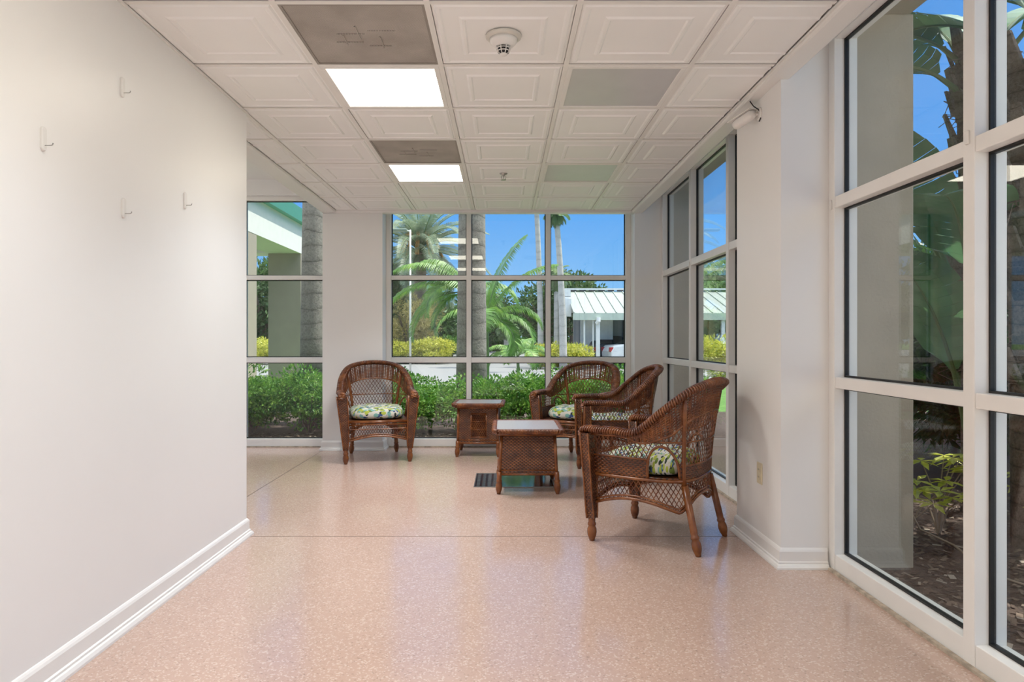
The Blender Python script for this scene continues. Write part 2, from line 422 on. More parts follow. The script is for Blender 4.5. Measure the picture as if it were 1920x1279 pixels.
k.lathe((0, 0, 0), [(.017, -.079), (.016, -.084), (.008, -.087), (.001, -.088)], 20)
k.build('sensor_cage', M['plastic'], t, smooth=True)
# sprinkler head
t = thing('sprinkler_head', 'small chrome sprinkler head in ceiling tile between the far light panels', 'sprinkler', (0, 5.41, ZC-.002))
MB().lathe((0, 0, 0), [(.032, 0), (.030, -.006), (.012, -.010), (.012, -.014)], 20).build('escutcheon', M['steel'], t, smooth=True)
MB().lathe((0, 0, 0), [(.009, -.012), (.009, -.025), (.006, -.028), (.004, -.045)], 12).tube([(.011, 0, -.015), (.02, 0, -.03), (.012, 0, -.045), (0, 0, -.05)], .0025, 6).tube([(-.011, 0, -.015), (-.02, 0, -.03), (-.012, 0, -.045), (0, 0, -.05)], .0025, 6).build('sprinkler_body', M['steel'], t)
MB().lathe((0, 0, 0), [(.022, -.050), (.022, -.053), (.004, -.055)], 16).build('deflector', M['steel'], t)
# wall hooks
HL = ['white adhesive hook highest on the left wall', 'white adhesive hook closest to the left edge of the left wall', 'white adhesive hook on left wall directly below the highest one', 'white adhesive hook on left wall nearest the far end of the wall']
for (y, z), lb in zip(((2.657, 2.15), (2.20, 1.81), (2.665, 1.674), (3.18, 1.81)), HL):
    t = thing('wall_hook', lb, 'hook', (-1.51, y, z))
    rings = []
    for d, s in ((0, 1), (.006, 1), (.009, .8)):
        rg = []
        for q in range(24):
            a = 2*math.pi*q/24; yy = .012*s*math.cos(a); zz = .012*s*math.sin(a)+(.028 if math.sin(a) > 0 else -.028)
            rg.append((d, yy, zz))
        rings.append(rg)
    MB().loft(rings).build('back_plate', M['plastic'], t)
    MB().tube([(.006, 0, -.022), (.030, 0, -.022), (.034, 0, -.020), (.036, 0, -.014)], .0018, 8).build('peg', M['steel'], t)
# outlet
t = thing('wall_outlet', 'cream wall outlet plate low on the white column', 'outlet', (1.40, 3.665, .424))
MB().box(-.006, 0, -.036, .036, -.058, .058).build('cover_plate', M['cream'], t, bevel=.003)
for z in (-.02, .02):
    so = MB().box(-.009, -.005, -.016, .016, z-.014, z+.014).build('socket', M['cream'], t, bevel=.003)
    for y in (-.006, .006): MB().box(-.0095, -.0088, y-.001, y+.001, z-.003, z+.005).build('slot', M['black'], so)
# security camera with dangling wires
t = thing('security_camera', 'small white bullet camera with loose dark wires high on the column', 'camera', (1.40, 3.67, 2.385))
MB().lathe((0, 0, 0), [(.035, 0), (.035, .006), (.028, .01)], 20).build('mount_plate', M['plastic'], t)
t.children[0].rotation_euler = (0, R(-90), 0)
MB().tube([(0, 0, 0), (-.03, .005, -.004), (-.045, .02, -.01)], .009, 8).build('bracket_arm', M['plastic'], t, smooth=True)
d = Vector((-.075, .15, -.035)).normalized(); p0 = Vector((-.035, -.01, -.0))
MB().tube([p0, p0+d*.02, p0+d*.12, p0+d*.14], [.018, .028, .028, .024], 16).build('camera_body', M['plastic'], t, smooth=True)
q = d.to_track_quat('Y', 'Z').to_matrix().to_4x4(); q.translation = p0
MB().box(-.031, .031, .0, .165, .024, .029, q).build('sunshield', M['plastic'], t, bevel=.003)
MB().tube([p0+d*.139, p0+d*.1435], [.02, .02], 16).build('camera_lens', M['black'], t)
MB().tube([(-.06, .05, .107), (-.045, .04, .098), (-.04, .03, .075), (-.03, .01, .045), (-.012, -.012, .02), (-.004, -.02, .0), (-.004, -.02, -.03), (-.008, -.01, -.045)], .0032, 6).build('wire', M['black'], t)
# floor register
t = thing('floor_grate', 'dark metal grate set in the floor, partly under the coffee table', 'floor grate', (.085, 5.5, 0))
def grate_mat():
    m, t_, b = newmat('dark_grate_metal'); v = coord(t_)
    br = N(t_, 'ShaderNodeTexBrick'); L(t_, v, br.inputs['Vector']); br.offset = 0
    br.inputs['Scale'].default_value = 1; br.inputs['Brick Width'].default_value = .044; br.inputs['Row Height'].default_value = .055; br.inputs['Mortar Size'].default_value = .010
    br.inputs['Color1'].default_value = (.10, .13, .14, 1); br.inputs['Color2'].default_value = (.06, .09, .10, 1); br.inputs['Mortar'].default_value = (.012, .02, .03, 1)
    L(t_, br.outputs[0], b.inputs['Base Color']); b.inputs['Roughness'].default_value = .1; b.inputs['Specular IOR Level'].default_value = 1; return m
MB().box(-.31, .31, -.26, .26, .0004, .004).build('cover_plate', grate_mat(), t)
b = MB()
for q in ((-.318, .318, -.268, -.26), (-.318, .318, .26, .268), (-.318, -.31, -.26, .26), (.31, .318, -.26, .26)): b.box(*q, .0004, .006)
b.build('rim', M['steel'], t)
# ================================================================ wicker furniture
def wicker(name, base, dark, light, rough=.35, weave=True, su=210, sv=560):
    m, t, b = newmat(name)
    c = t.nodes.new('ShaderNodeTexCoord'); vec = c.outputs['UV' if weave else 'Object']
    n = noise(t, coord(t, 'Object'), 14, 4)
    col = ramp(t, n, [(.25, dark), (.5, base), (.8, light)]).outputs[0]
    if weave:
        s = N(t, 'ShaderNodeSeparateXYZ'); L(t, vec, s.inputs[0])
        u = mth(t, 'MULTIPLY', s.outputs[0], su); v = mth(t, 'MULTIPLY', s.outputs[1], sv)
        # over-and-under weave: the row's phase flips with each stake
        ph = mth(t, 'MULTIPLY', mth(t, 'SIGN', mth(t, 'SINE', mth(t, 'MULTIPLY', v, .5))), mth(t, 'SINE', u))
        h = mth(t, 'ADD', mth(t, 'MULTIPLY', mth(t, 'ABSOLUTE', mth(t, 'SINE', mth(t, 'MULTIPLY', v, .5))), .55), mth(t, 'MULTIPLY', ph, .45))
        f = ramp(t, h, [(0, (0, 0, 0)), (.45, (1, 1, 1))]).outputs[0]
        col = mix(t, f, tuple(x*.22 for x in dark), col)
        bump(t, b, h, .8, .004)
    L(t, col, b.inputs['Base Color']); b.inputs['Roughness'].default_value = rough
    b.inputs['Specular IOR Level'].default_value = .6
    return m
WB = (.155, .043, .010); WD = (.06, .014, .004); WL_ = (.34, .12, .032)
M['weave'] = wicker('woven_wicker', WB, WD, WL_)
M['cane'] = wicker('cane_strand', WB, WD, WL_, .32, weave=False)
M['pole'] = wicker('rattan_pole', (.19, .058, .014), (.10, .028, .008), (.33, .12, .034), .24, weave=False)

def catmull(P, n=8):
    P = [Vector(p) for p in P]; out = []
    for i in range(len(P)-1):
        a = P[i-1] if i > 0 else 2*P[0]-P[1]; b, c = P[i], P[i+1]; d = P[i+2] if i+2 < len(P) else 2*P[-1]-P[-2]
        for k in range(n):
            t = k/n
            out.append(.5*((2*b)+(c-a)*t+(2*a-5*b+4*c-d)*t*t+(3*b-a-3*c+d)*t**3))
    out.append(P[-1]); return out
class Shell:
    """curved side-and-back wall of the chair: seat outline below, rim outline above"""
    def __init__(s):
        lo = [(-.285, -.255), (-.292, -.10), (-.288, .06), (-.262, .19), (-.20, .262), (-.10, .287), (0, .292)]
        hi = [(-.335, -.262), (-.343, -.10), (-.342, .04), (-.322, .18), (-.260, .295), (-.145, .358), (0, .375)]
        zz = [.645, .648, .652, .768, .868, .910, .922]
        lo += [(-x, y) for x, y in lo[-2::-1]]; hi += [(-x, y) for x, y in hi[-2::-1]]; zz += zz[-2::-1]
        A = catmull([(x, y, 0) for x, y in lo], 12); B = catmull([(hi[i][0], hi[i][1], zz[i]) for i in range(len(hi))], 12)
        s.A, s.B = A, B; s.S = [0.0]
        for i in range(1, len(A)): s.S.append(s.S[-1]+(A[i]-A[i-1]).length)
        s.Lt = s.S[-1]
    def _ip(s, arr, u):
        u = min(max(u, 0), s.Lt-1e-6); lo, hi = 0, len(s.S)-1
        while hi-lo > 1:
            m = (lo+hi)//2
            if s.S[m] <= u: lo = m
            else: hi = m
        f = (u-s.S[lo])/(s.S[hi]-s.S[lo]); return arr[lo].lerp(arr[hi], f)
    def h(s, u): return s._ip(s.B, u).z
    def p(s, u, z, off=0.0):
        a, b = s._ip(s.A, u), s._ip(s.B, u); k = (z-.39)/(b.z-.39)
        if z >= .39:
            kk = k**1.15; q = Vector((a.x+(b.x-a.x)*kk, a.y+(b.y-a.y)*kk, z))
        else:
            k = (.39-z)/.2; q = Vector((a.x*(1-.03*k), a.y+(a.y > 0)*k*.012, z))
        if off:
            c = Vector((q.x, q.y-(-.02 if abs(q.x) < .26 else q.y), 0)); c.normalize(); q = q+c*off
        return q
SH = Shell(); LT = SH.Lt; UM = LT/2
HOLE_U = .425; HOLE_W = .085; HOLE_Z0 = .40; HOLE_H = .175
def in_hole(u, z, g=0):
    d = min(abs(u-HOLE_U), abs(LT-u-HOLE_U))
    if d > HOLE_W+g or z < HOLE_Z0-g: return False
    return (d/(HOLE_W+g))**2+((z-HOLE_Z0)/(HOLE_H+g))**2 < 1
def arch_z(u):                                           # lower edge of the open skirt
    d = min(u, LT-u); side = .50
    if d < side: f = d/side; return .215+.055*math.sin(math.pi*f)
    f = (d-side)/(UM-side); return .215+.085*math.sin(math.pi/2*min(1, f*1.25))
def band_top(u):
    d = min(u, LT-u); return .50 if d < .34 else .50-.03*min(1, (d-.34)/.2)
def top_band(u):                                         # how deep the close-woven border under the rim is
    d = min(u, LT-u)
    if d < .26: return .028
    k = min(1, (d-.26)/.22); return .028+.135*k
def strand(mb, f, n, ok, r=.0028, sides=4):
    run = []
    for i in range(n+1):
        u, z = f(i/n)
        if 0 <= u <= LT and ok(u, z): run.append(SH.p(u, z))
        else:
            if len(run) > 1: mb.tube(run, r, sides, cap=False)
            run = []
    if len(run) > 1: mb.tube(run, r, sides, cap=False)
def sheet(name, reg, parent, z0=.2, z1=.95, du=.0125, dz=.0125, mat=None, th=.006):
    b = MB(); b.uv = []; idx = {}
    nu = int(LT/du)
    def vert(i, z):
        key = (i, round(z, 5))
        if key not in idx:
            idx[key] = len(b.v); u = i*LT/nu; b.v.append(tuple(SH.p(u, z))); b.uv.append((u, z))
        return idx[key]
    for i in range(nu):
        u0, u1 = i*LT/nu, (i+1)*LT/nu; um = (u0+u1)/2
        j = 0; z = z0
        while z < z1-1e-6:
            if reg(um, z+dz/2): b.f.append((vert(i, z), vert(i+1, z), vert(i+1, z+dz), vert(i, z+dz)))
            z += dz
    o = b.build(name, mat or M['weave'], parent, smooth=True)
    sd = o.modifiers.new('thick', 'SOLIDIFY'); sd.thickness = th; sd.offset = 0
    return o
def braid(mb, path, a, bz, r, turns, n=3, steps=None, closed=False, side=None):
    """strands wound round a path so the rim reads as a plaited roll"""
    P = [Vector(p) for p in path]; m = len(P); S = [0]
    for i in range(1, m): S.append(S[-1]+(P[i]-P[i-1]).length)
    T = S[-1]; steps = steps or int(turns*10)
    def ev(s_):
        s_ = min(s_, T-1e-6); k = 0
        while k < m-2 and S[k+1] < s_: k += 1
        f = (s_-S[k])/max(1e-9, S[k+1]-S[k]); return P[k].lerp(P[k+1], f), (P[k+1]-P[k]).normalized()
    for q in range(n):
        pts = []
        for i in range(steps+1):
            p, t = ev(T*i/steps); up = Vector((0, 0, 1))
            sx_ = t.cross(up)
            sx_ = sx_.normalized() if sx_.length > .05 else Vector((1, 0, 0))
            uz = sx_.cross(t).normalized(); an = 2*math.pi*(turns*i/steps+q/n)
            pts.append(p+sx_*math.cos(an)*a+uz*math.sin(an)*bz)
        mb.tube(pts, r, 5, cap=False)
def rail(mb, path, a, bz, n=8):
    P = [Vector(p) for p in path]; rings = []
    for i in range(len(P)):
        t = (P[min(i+1, len(P)-1)]-P[max(i-1, 0)]).normalized(); s_ = t.cross(Vector((0, 0, 1)))
        s_ = s_.normalized() if s_.length > .05 else Vector((1, 0, 0)); uz = s_.cross(t).normalized()
        rings.append([P[i]+s_*math.cos(2*math.pi*k/n)*a+uz*math.sin(2*math.pi*k/n)*bz for k in range(n)])
    mb.loft(rings)
def bulb_leg(mb, top, foot, rt=.019):
    """round rattan leg with a turned bulb near the floor"""
    top, foot = Vector(top), Vector(foot); ln = (foot-top).length
    pr = [(0, .72), (.012, .85), (.030, 1.18), (.050, 1.32), (.070, 1.25), (.085, .95), (.092, 1.16), (.101, 1.16), (.108, .95), (.13, 1.0), (ln, 1.0)]
    mb.tube([foot.lerp(top, d/ln) for d, _ in pr], [r*rt for _, r in pr], 12)

def make_chair(label):
    t = thing('wicker_armchair', label, 'armchair', (0, 0, 0), 0, 'wicker armchairs of the seating group')
    # front posts (woven boxes tapering down) + bulb feet; rear legs with splay
    for s in (-1, 1):
        b = MB(); b.uv = []; rings = []
        lv = [(.625, .048, .024, .330, -.262), (.55, .046, .024, .324, -.260), (.40, .039, .023, .311, -.258), (.25, .032, .022, .300, -.256), (.17, .024, .024, .297, -.254), (.13, .021, .021, .296, -.253)]
        per = [0, .1, .17, .27, .34]
        for z, hw, hd, cx, cy in lv:
            c4 = [(-hw, -hd), (hw, -hd), (hw, hd), (-hw, hd), (-hw, -hd)]
            for k, (dx, dy) in enumerate(c4):
                b.v.append((s*cx+dx, cy+dy, z)); b.uv.append((per[k], z))
        for i in range(len(lv)-1):
            for k in range(4): b.f.append((i*5+k, i*5+k+1, (i+1)*5+k+1, (i+1)*5+k))
        leg = b.build('leg', M['weave'], t)
        f = MB(); bulb_leg(f, (s*.297, -.254, .19), (s*.295, -.253, 0), .021)
        fo = f.build('foot', M['pole'], leg, smooth=True)
        e = MB()
        for dx, dy in ((-1, -1), (1, -1), (1, 1), (-1, 1)):
            e.tube([(s*cx+dx*hw, cy+dy*hd, z) for z, hw, hd, cx, cy in lv], .0062, 6)
        e.build('edge_strand', M['pole'], leg, smooth=True)
        r = MB(); bulb_leg(r, (s*.205, .262, .36), (s*.228, .345, 0), .020)
        r.build('leg', M['pole'], t, smooth=True)
    # seat and its frame
    zs = .388; out = [SH.p(LT*i/48, .39) for i in range(49)]
    b = MB(); b.uv = []
    n = len(out); c = Vector((0, 0, zs))
    b.v.append((0, 0, zs)); b.uv.append((0, 0))
    for rr in (.5, .97):
        for p in out: b.v.append((p.x*rr, p.y*rr, zs)); b.uv.append((p.x*rr, p.y*rr))
    for i in range(n-1): b.f.append((0, 1+i, 2+i)); b.f.append((1+i, 1+n+i, 2+n+i, 2+i))
    b.f.append((0, n, 1)); b.f.append((n, 2*n, 1+n, 1))
    o = b.build('seat', M['weave'], t); sd = o.modifiers.new('thick', 'SOLIDIFY'); sd.thickness = .018; sd.offset = 0
    b = MB(); b.tube([SH.p(LT*i/60, .385) for i in range(61)], .010, 6)
    b.tube([(-.285, -.262, .385), (.285, -.262, .385)], .013, 8); b.tube([(-.28, -.262, .36), (.28, -.262, .36)], .008, 6)
    b.build('seat_frame', M['pole'], t, smooth=True)
    # close-woven band round the seat, broken by an arched opening on each side
    sheet('side_band', lambda u, z: .39 < z < band_top(u) and not in_hole(u, z), t, .34, .52, .0105, .0105)
    # close-woven border under the rim
    b = MB(); rows = 11
    for k in range(rows):
        strand(b, lambda f, k=k: (LT*f, SH.h(LT*f)-top_band(LT*f)*(k+.5)/rows), 110, lambda u, z, k=k: top_band(u) > k*.008+.02, .0044, 4)
    for k in range(1, 108):
        u = LT*k/108; strand(b, lambda f, u=u: (u, SH.h(u)-top_band(u)*(1-f)), 6, lambda a, z: True, .0036, 4)
    b.build('backrest', M['cane'], t, smooth=True)
    # stakes running up through band and border
    b = MB(); ns = 72
    for i in range(1, ns):
        u = LT*i/ns
        strand(b, lambda f, u=u: (u, SH.h(u)-top_band(u)*(1-f)), 6, lambda a, z: True, .0050, 5)
        strand(b, lambda f, u=u: (u, .39+(band_top(u)-.39)*f), 6, lambda a, z: not in_hole(a, z), .0036, 4)
    b.build('stakes', M['cane'], t, smooth=True)
    # open diamond lattice: sides + back
    b = MB(); step = .027; sl = 1.9
    lat = lambda u, z: band_top(u)-.01 < z < SH.h(u)-top_band(u)+.01 and not in_hole(u, z, .004)
    for d in (-1, 1):
        for i in range(-32, int(LT/step)+34):
            u0 = i*step
            strand(b, lambda f, u0=u0, d=d: (u0+d*(f*.5)/sl, .45+f*.5), 50, lat, .0026, 4)
    b.build('lattice_panel', M['cane'], t, smooth=True)
    # horizontal dividing strands and the borders of the opening
    b = MB()
    strand(b, lambda f: (LT*f, band_top(LT*f)), 90, lambda u, z: not in_hole(u, z), .0062, 6)
    strand(b, lambda f: (LT*f, SH.h(LT*f)-top_band(LT*f)), 90, lambda u, z: True, .0062, 6)
    strand(b, lambda f: (.42+(LT-.84)*f, .60), 60, lambda u, z: not in_hole(u, z), .005, 5)
    for side in (0, 1):
        pts = []
        for i in range(25):
            a = math.pi*i/24; u = HOLE_U+HOLE_W*math.cos(a); u = LT-u if side else u
            pts.append(SH.p(u, HOLE_Z0+HOLE_H*math.sin(a)))
        b.tube(pts, .008, 6)
    for u in (.535, LT-.535): # wrapped rear posts
        b.tube([SH.p(u, z) for z in (.36, .45, .55, .65, .75, SH.h(u)-.02)], .0135, 8)
    b.build('back_frame', M['pole'], t, smooth=True)
    # skirt lattice (sides, rear, front) with arched lower rail
    b = MB(); ok = lambda u, z: arch_z(u) < z < .392
    for d in (-1, 1):
        for i in range(-10, int(LT/step)+12):
            u0 = i*step
            strand(b, lambda f, u0=u0, d=d: (u0+d*(f*.2)/1.6, .2+f*.2), 24, ok, .0026, 4)
    fz = lambda x: .205+.048*math.cos(x/.29*math.pi/2)
    for d in (-1, 1):
        for i in range(-30, 31):
            run = []
            for k in range(24):
                z = .20+k*.0085; x = i*.024+d*(z-.2)/1.6
                if abs(x) < .275 and fz(x) < z < .37: run.append((x, -.262, z))
            if len(run) > 1: b.tube(run, .0026, 4, cap=False)
    b.build('skirt_lattice', M['cane'], t, smooth=True)
    b = MB()
    strand(b, lambda f: (LT*f, arch_z(LT*f)), 100, lambda u, z: True, .0095, 6)
    strand(b, lambda f: (LT*f, arch_z(LT*f)+.018), 100, lambda u, z: True, .006, 5)
    b.tube([(-.29+.58*i/20, -.262, fz(-.29+.58*i/20)) for i in range(21)], .0095, 6)
    b.tube([(-.29+.58*i/20, -.262, fz(-.29+.58*i/20)+.018) for i in range(21)], .006, 5)
    b.tube([(-.275+.55*i/20, -.262, .318) for i in range(21)], .005, 5)
    b.build('lower_rail', M['pole'], t, smooth=True)
    # plaited rim over arms and back
    rim = [SH.p(LT*i/90, SH.h(LT*i/90)) for i in range(91)]
    st = Vector((rim[0].x, -.296, .638)); en = Vector((rim[-1].x, -.296, .638))
    path = [st+Vector((0, .004, -.03)), st]+rim+[en, en+Vector((0, .004, -.03))]
    b = MB(); rail(b, path, .029, .014, 10); braid(b, path, .031, .0165, .0066, 46, 3, 460)
    b.build('arm_and_back_rim', M['cane'], t, smooth=True)
    return t

def cushion_mat():
    m, t, b = newmat('leaf_print_cotton')
    base = (.66, .65, .57); col = base
    for k, (sc, rot, thr, c) in enumerate((((16, 52, 16), 35, .40, (.17, .25, .05)), ((20, 62, 20), -40, .50, (.05, .10, .26)), ((18, 60, 18), 78, .42, (.20, .42, .38)), ((24, 80, 24), 10, .60, (.02, .035, .03)), ((17, 55, 17), -10, .48, (.42, .48, .07)))):
        v = coord(t, 'Object', sc, (0, 0, R(rot)))
        vo = N(t, 'ShaderNodeTexVoronoi'); vo.inputs['Scale'].default_value = 1.0; L(t, v, vo.inputs['Vector'])
        sp = N(t, 'ShaderNodeSeparateColor'); L(t, vo.outputs['Color'], sp.inputs[0])
        f = mth(t, 'MULTIPLY', mth(t, 'LESS_THAN', vo.outputs['Distance'], .42), mth(t, 'GREATER_THAN', sp.outputs[k % 3], thr))
        col = mix(t, f, col, c)
    L(t, col, b.inputs['Base Color']); b.inputs['Roughness'].default_value = .85
    bump(t, b, noise(t, coord(t), 120, 2), .15, .002)
    return m
M['cushion'] = cushion_mat()
def make_cushion(label):
    n = 40; b = MB(); rings = []
    def outline(a):
        c, s = math.cos(a), math.sin(a); e = .55
        return math.copysign(abs(c)**e, c)*.255, math.copysign(abs(s)**e, s)*.235
    prof = [(0, 0), (.5, .004), (.90, .004), (.99, .020), (1.02, .050), (.99, .085), (.88, .108), (.7, .120), (.45, .124), (.2, .121), (0, .112)]
    tufts = [(-.1, -.09), (.1, -.09), (-.1, .1), (.1, .1)]
    for r, z in prof:
        rg = []
        for k in range(n):
            x, y = outline(2*math.pi*k/n); x *= max(r, .001); y *= max(r, .001)
            dz = 0
            if z > .06:
                for tx, ty in tufts: dz -= .030*math.exp(-((x-tx)**2+(y-ty)**2)/.0016)
                dz += .010*math.sin(x*34+1)*math.sin(y*30)
            else: dz = 0
            rg.append((x*(1+.02*math.sin(9*k*2*math.pi/n)*(r > .8)), y, z+dz))
        rings.append(rg)
    b.loft(rings); o = b.build('seat_cushion', M['cushion'], smooth=True)
    s = o.modifiers.new('sub', 'SUBSURF'); s.levels = 1; s.render_levels = 2
    return tag(o, label, 'cushion', 'leaf print seat cushions')

CH_ = [((-1.235, 6.53), 14.5, 'brown wicker armchair standing alone at left, facing the viewer in front of the column'),
       ((.72, 6.47), -30, 'brown wicker armchair furthest back on the right, in the window corner'),
       ((.93, 5.70), -90, 'middle wicker armchair of the right-hand row, partly behind the nearest chair'),
       ((.885, 3.952), -125.2, 'nearest brown wicker armchair seen from its side beside the white column')]
CL = ['white cushion with blue and green leaf print on the lone left armchair', 'leaf print cushion on the armchair in the far right corner',
      'leaf print cushion on the middle armchair of the right row', 'leaf print cushion seen through the side opening of the nearest armchair']
chair = make_chair(CH_[0][2])
KIDS[chair.name] = list(chair.children)
cush = make_cushion(CL[0])
for i, ((x, y), a, lb) in enumerate(CH_):
    ra = R(a)
    c = chair if i == 0 else copy_tree(chair, label=lb)
    c.location = (x, y, 0); c.rotation_euler = (0, 0, ra)
    k = cush if i == 0 else copy_tree(cush, label=CL[i])
    off = Matrix.Rotation(ra, 3, 'Z') @ Vector((0, .0, 0))
    k.location = (x+off.x, y+off.y, .398); k.rotation_euler = (0, 0, ra+(0 if i != 1 else R(3)))

def make_table(name, label, x, y, rz, w, d, h, tw, td, zb, flare, lattice):
    t = thing(name, label, 'table', (x, y, 0), rz)
    zt = h-.045
    top = MB(); top.uv = None; top.box(-tw/2, tw/2, -td/2, td/2, h-.022, h)
    to = top.build('tabletop', M['tabletop'], t, bevel=.006)
    b = MB(); X, Y_ = tw/2, td/2; c = .03
    per = [(-X+c, -Y_, h-.014), (X-c, -Y_, h-.014), (X, -Y_+c, h-.014), (X, Y_-c, h-.014), (X-c, Y_, h-.014), (-X+c, Y_, h-.014), (-X, Y_-c, h-.014), (-X, -Y_+c, h-.014), (-X+c, -Y_, h-.014)]
    rail(b, per, .017, .014, 8); braid(b, per, .018, .0155, .0062, int(2*(tw+td)/.032), 3, int(2*(tw+td)/.0032))
    b.build('plaited_edge', M['cane'], to, smooth=True)
    # body: four tapered woven walls
    wt, dt = w/2, d/2; wb, db = w/2*flare, d/2*flare
    def wall(P, U, name='side_panel', hole=None):
        bb = MB(); bb.uv = []
        nx, nz = 24, 24
        for j in range(nz+1):
            for i in range(nx+1):
                fx, fz = i/nx, j/nz
                a = Vector(P[0]).lerp(Vector(P[1]), fx); c_ = Vector(P[3]).lerp(Vector(P[2]), fx); q = a.lerp(c_, fz)
                bb.v.append(tuple(q)); bb.uv.append((fx*U, q.z))
        for j in range(nz):
            for i in range(nx):
                if hole and hole[0] <= i < hole[1] and hole[2] <= j < hole[3]: continue
                k = j*(nx+1)+i; bb.f.append((k, k+1, k+nx+2, k+nx+1))
        o = bb.build(name, M['weave'], t); sd = o.modifiers.new('thick', 'SOLIDIFY'); sd.thickness = .006; sd.offset = 0
        return o
    q = {}
    hole = (8, 17, 4, 20) if lattice else None
    wall([(-wb, -db, zb), (wb, -db, zb), (wt, -dt, zt), (-wt, -dt, zt)], 2*wb, hole=hole)
    wall([(-wb, db, zb), (wb, db, zb), (wt, dt, zt), (-wt, dt, zt)], 2*wb)
    for s in (-1, 1): wall([(s*wb, -db, zb), (s*wb, db, zb), (s*wt, dt, zt), (s*wt, -dt, zt)], 2*db)
    b = MB()
    for sx_ in (-1, 1):
        for sy in (-1, 1): b.tube([(sx_*wb, sy*db, zb-.02), (sx_*wt, sy*dt, zt)], .013, 8)
    for z, k in ((zb, 1), (zt, 0), (zb+.03, 1)):
        a, c_ = (wb, db) if k else (wt, dt)
        for s in (-1, 1):
            b.tube([(-a, s*c_, z), (a, s*c_, z)], .009 if z != zb+.03 else .005, 6); b.tube([(s*a, -c_, z), (s*a, c_, z)], .009 if z != zb+.03 else .005, 6)
    bw_, bd_ = X-.02, Y_-.02
    for s in (-1, 1):
        b.tube([(-bw_, s*bd_, zt+.012), (bw_, s*bd_, zt+.012)], .011, 6); b.tube([(s*bw_, -bd_, zt+.012), (s*bw_, bd_, zt+.012)], .011, 6)
    b.build('body_frame', M['pole'], t, smooth=True)
    for sx_ in (-1, 1):
        for sy in (-1, 1):
            l = MB(); bulb_leg(l, (sx_*wb, sy*db, zb+.02), (sx_*(wb+.006), sy*(db+.006), 0), .019); l.build('leg', M['pole'], t, smooth=True)
    if lattice:
        x0, x1 = -wb+2*wb*hole[0]/24, -wb+2*wb*hole[1]/24; z0 = zb+(zt-zb)*hole[2]/24; z1 = zb+(zt-zb)*hole[3]/24; yy = -(db+dt)/2
        b = MB()
        for i in range(-40, 60):
            for dd in (-1, 1):
                run = []
                for k in range(60):
                    z = z0+(z1-z0)*k/59; xx = x0+i*.02+dd*(z-z0)*.55
                    if x0 <= xx <= x1: run.append((xx, yy, z))
                if len(run) > 1: b.tube(run, .0034, 4, cap=False)
        for f in (.33, .66): b.tube([(x0, yy-.003, z0+(z1-z0)*f), (x1, yy-.003, z0+(z1-z0)*f)], .004, 5)
        b.build('lattice_panel', M['cane'], t, smooth=True)
        b = MB()
        for p0, p1 in (((x0, yy, z0), (x1, yy, z0)), ((x1, yy, z0), (x1, yy, z1)), ((x1, yy, z1), (x0, yy, z1)), ((x0, yy, z1), (x0, yy, z0))): b.tube([p0, p1], .007, 6)
        b.build('lattice_border', M['pole'], t, smooth=True)
    return t
def top_mat():
    m, t, b = newmat('woven_tabletop'); v = coord(t, 'Object')
    s = N(t, 'ShaderNodeSeparateXYZ'); L(t, v, s.inputs[0])
    a = mth(t, 'MULTIPLY', mth(t, 'SINE', mth(t, 'MULTIPLY', s.outputs[0], 300)), mth(t, 'SINE', mth(t, 'MULTIPLY', s.outputs[1], 300)))
    c = ramp(t, a, [(0, (.40, .35, .33)), (1, (.56, .50, .47))]); L(t, c.outputs[0], b.inputs['Base Color'])
    b.inputs['Roughness'].default_value = .35; b.inputs['Specular IOR Level'].default_value = .8; b.inputs['Coat Weight'].default_value = .4; b.inputs['Coat Roughness'].default_value = .22; b.inputs['Coat IOR'].default_value = 1.7
    bump(t, b, a, .15, .001); return m
M['tabletop'] = top_mat()
make_table('wicker_coffee_table', 'low square brown wicker table standing in front of the others on the floor grate', .184, 5.29, 0, .40, .50, .482, .50, .62, .145, 1.07, False)
make_table('wicker_side_table', 'brown wicker side table with a latticed front near the far window', -.245, 6.80, R(-2), .385, .385, .525, .475, .475, .135, 1.03, True)
# ================================================================ outdoors
rnd = random.Random(7)
def ground_mat(name, a, b_, c, sc=30, bm=.6):
    m, t, b = newmat(name); v = coord(t)
    f = noise(t, v, sc, 5, .7); g = noise(t, v, sc*.12, 3)
    col = mix(t, g, ramp(t, f, [(.3, a), (.5, b_), (.72, c)]).outputs[0], ramp(t, f, [(.3, b_), (.7, a)]).outputs[0])
    L(t, col, b.inputs['Base Color']); b.inputs['Roughness'].default_value = .9; bump(t, b, f, bm, .02); return m
M['mulch'] = ground_mat('bark_mulch', (.045, .028, .022), (.115, .075, .058), (.27, .20, .16), 45, 1)
M['asphalt'] = ground_mat('parking_asphalt', (.19, .188, .184), (.22, .217, .21), (.25, .247, .24), 4, .1)
M['bounce_paving'] = ground_mat('pale_bounce_paving', (.62, .60, .56), (.68, .66, .62), (.74, .72, .68), 5, .1)
struct('ground_bounce', [(-6, 40, -30, .9, -.5, -.06), (-9.5, -4.2, -6, 11.4, -.4, -.08)], M['bounce_paving'])  # pale paving added out of view to bounce daylight up to the ceiling
M['grass'] = ground_mat('lawn', (.07, .16, .025), (.11, .24, .04), (.18, .33, .07), 9, .5)
struct('ground_mulch_bed', [(-4.2, 1.9, 7.3, 11.4, -.5, -.07), (1.7, 30, .9, 11.4, -.5, -.07)], M['mulch'])
struct('ground_parking', [(-120, 120, 11.4, 200, -.5, -.10), (-120, -4.2, -30, 11.4, -.5, -.10)], M['asphalt'])
struct('ground_lawn', [(-120, 120, 84, 200, -.4, -.05), (-9, 14, 11.4, 17.5, -.4, -.085), (11, 30, 11.4, 60, -.4, -.08)], M['grass'])

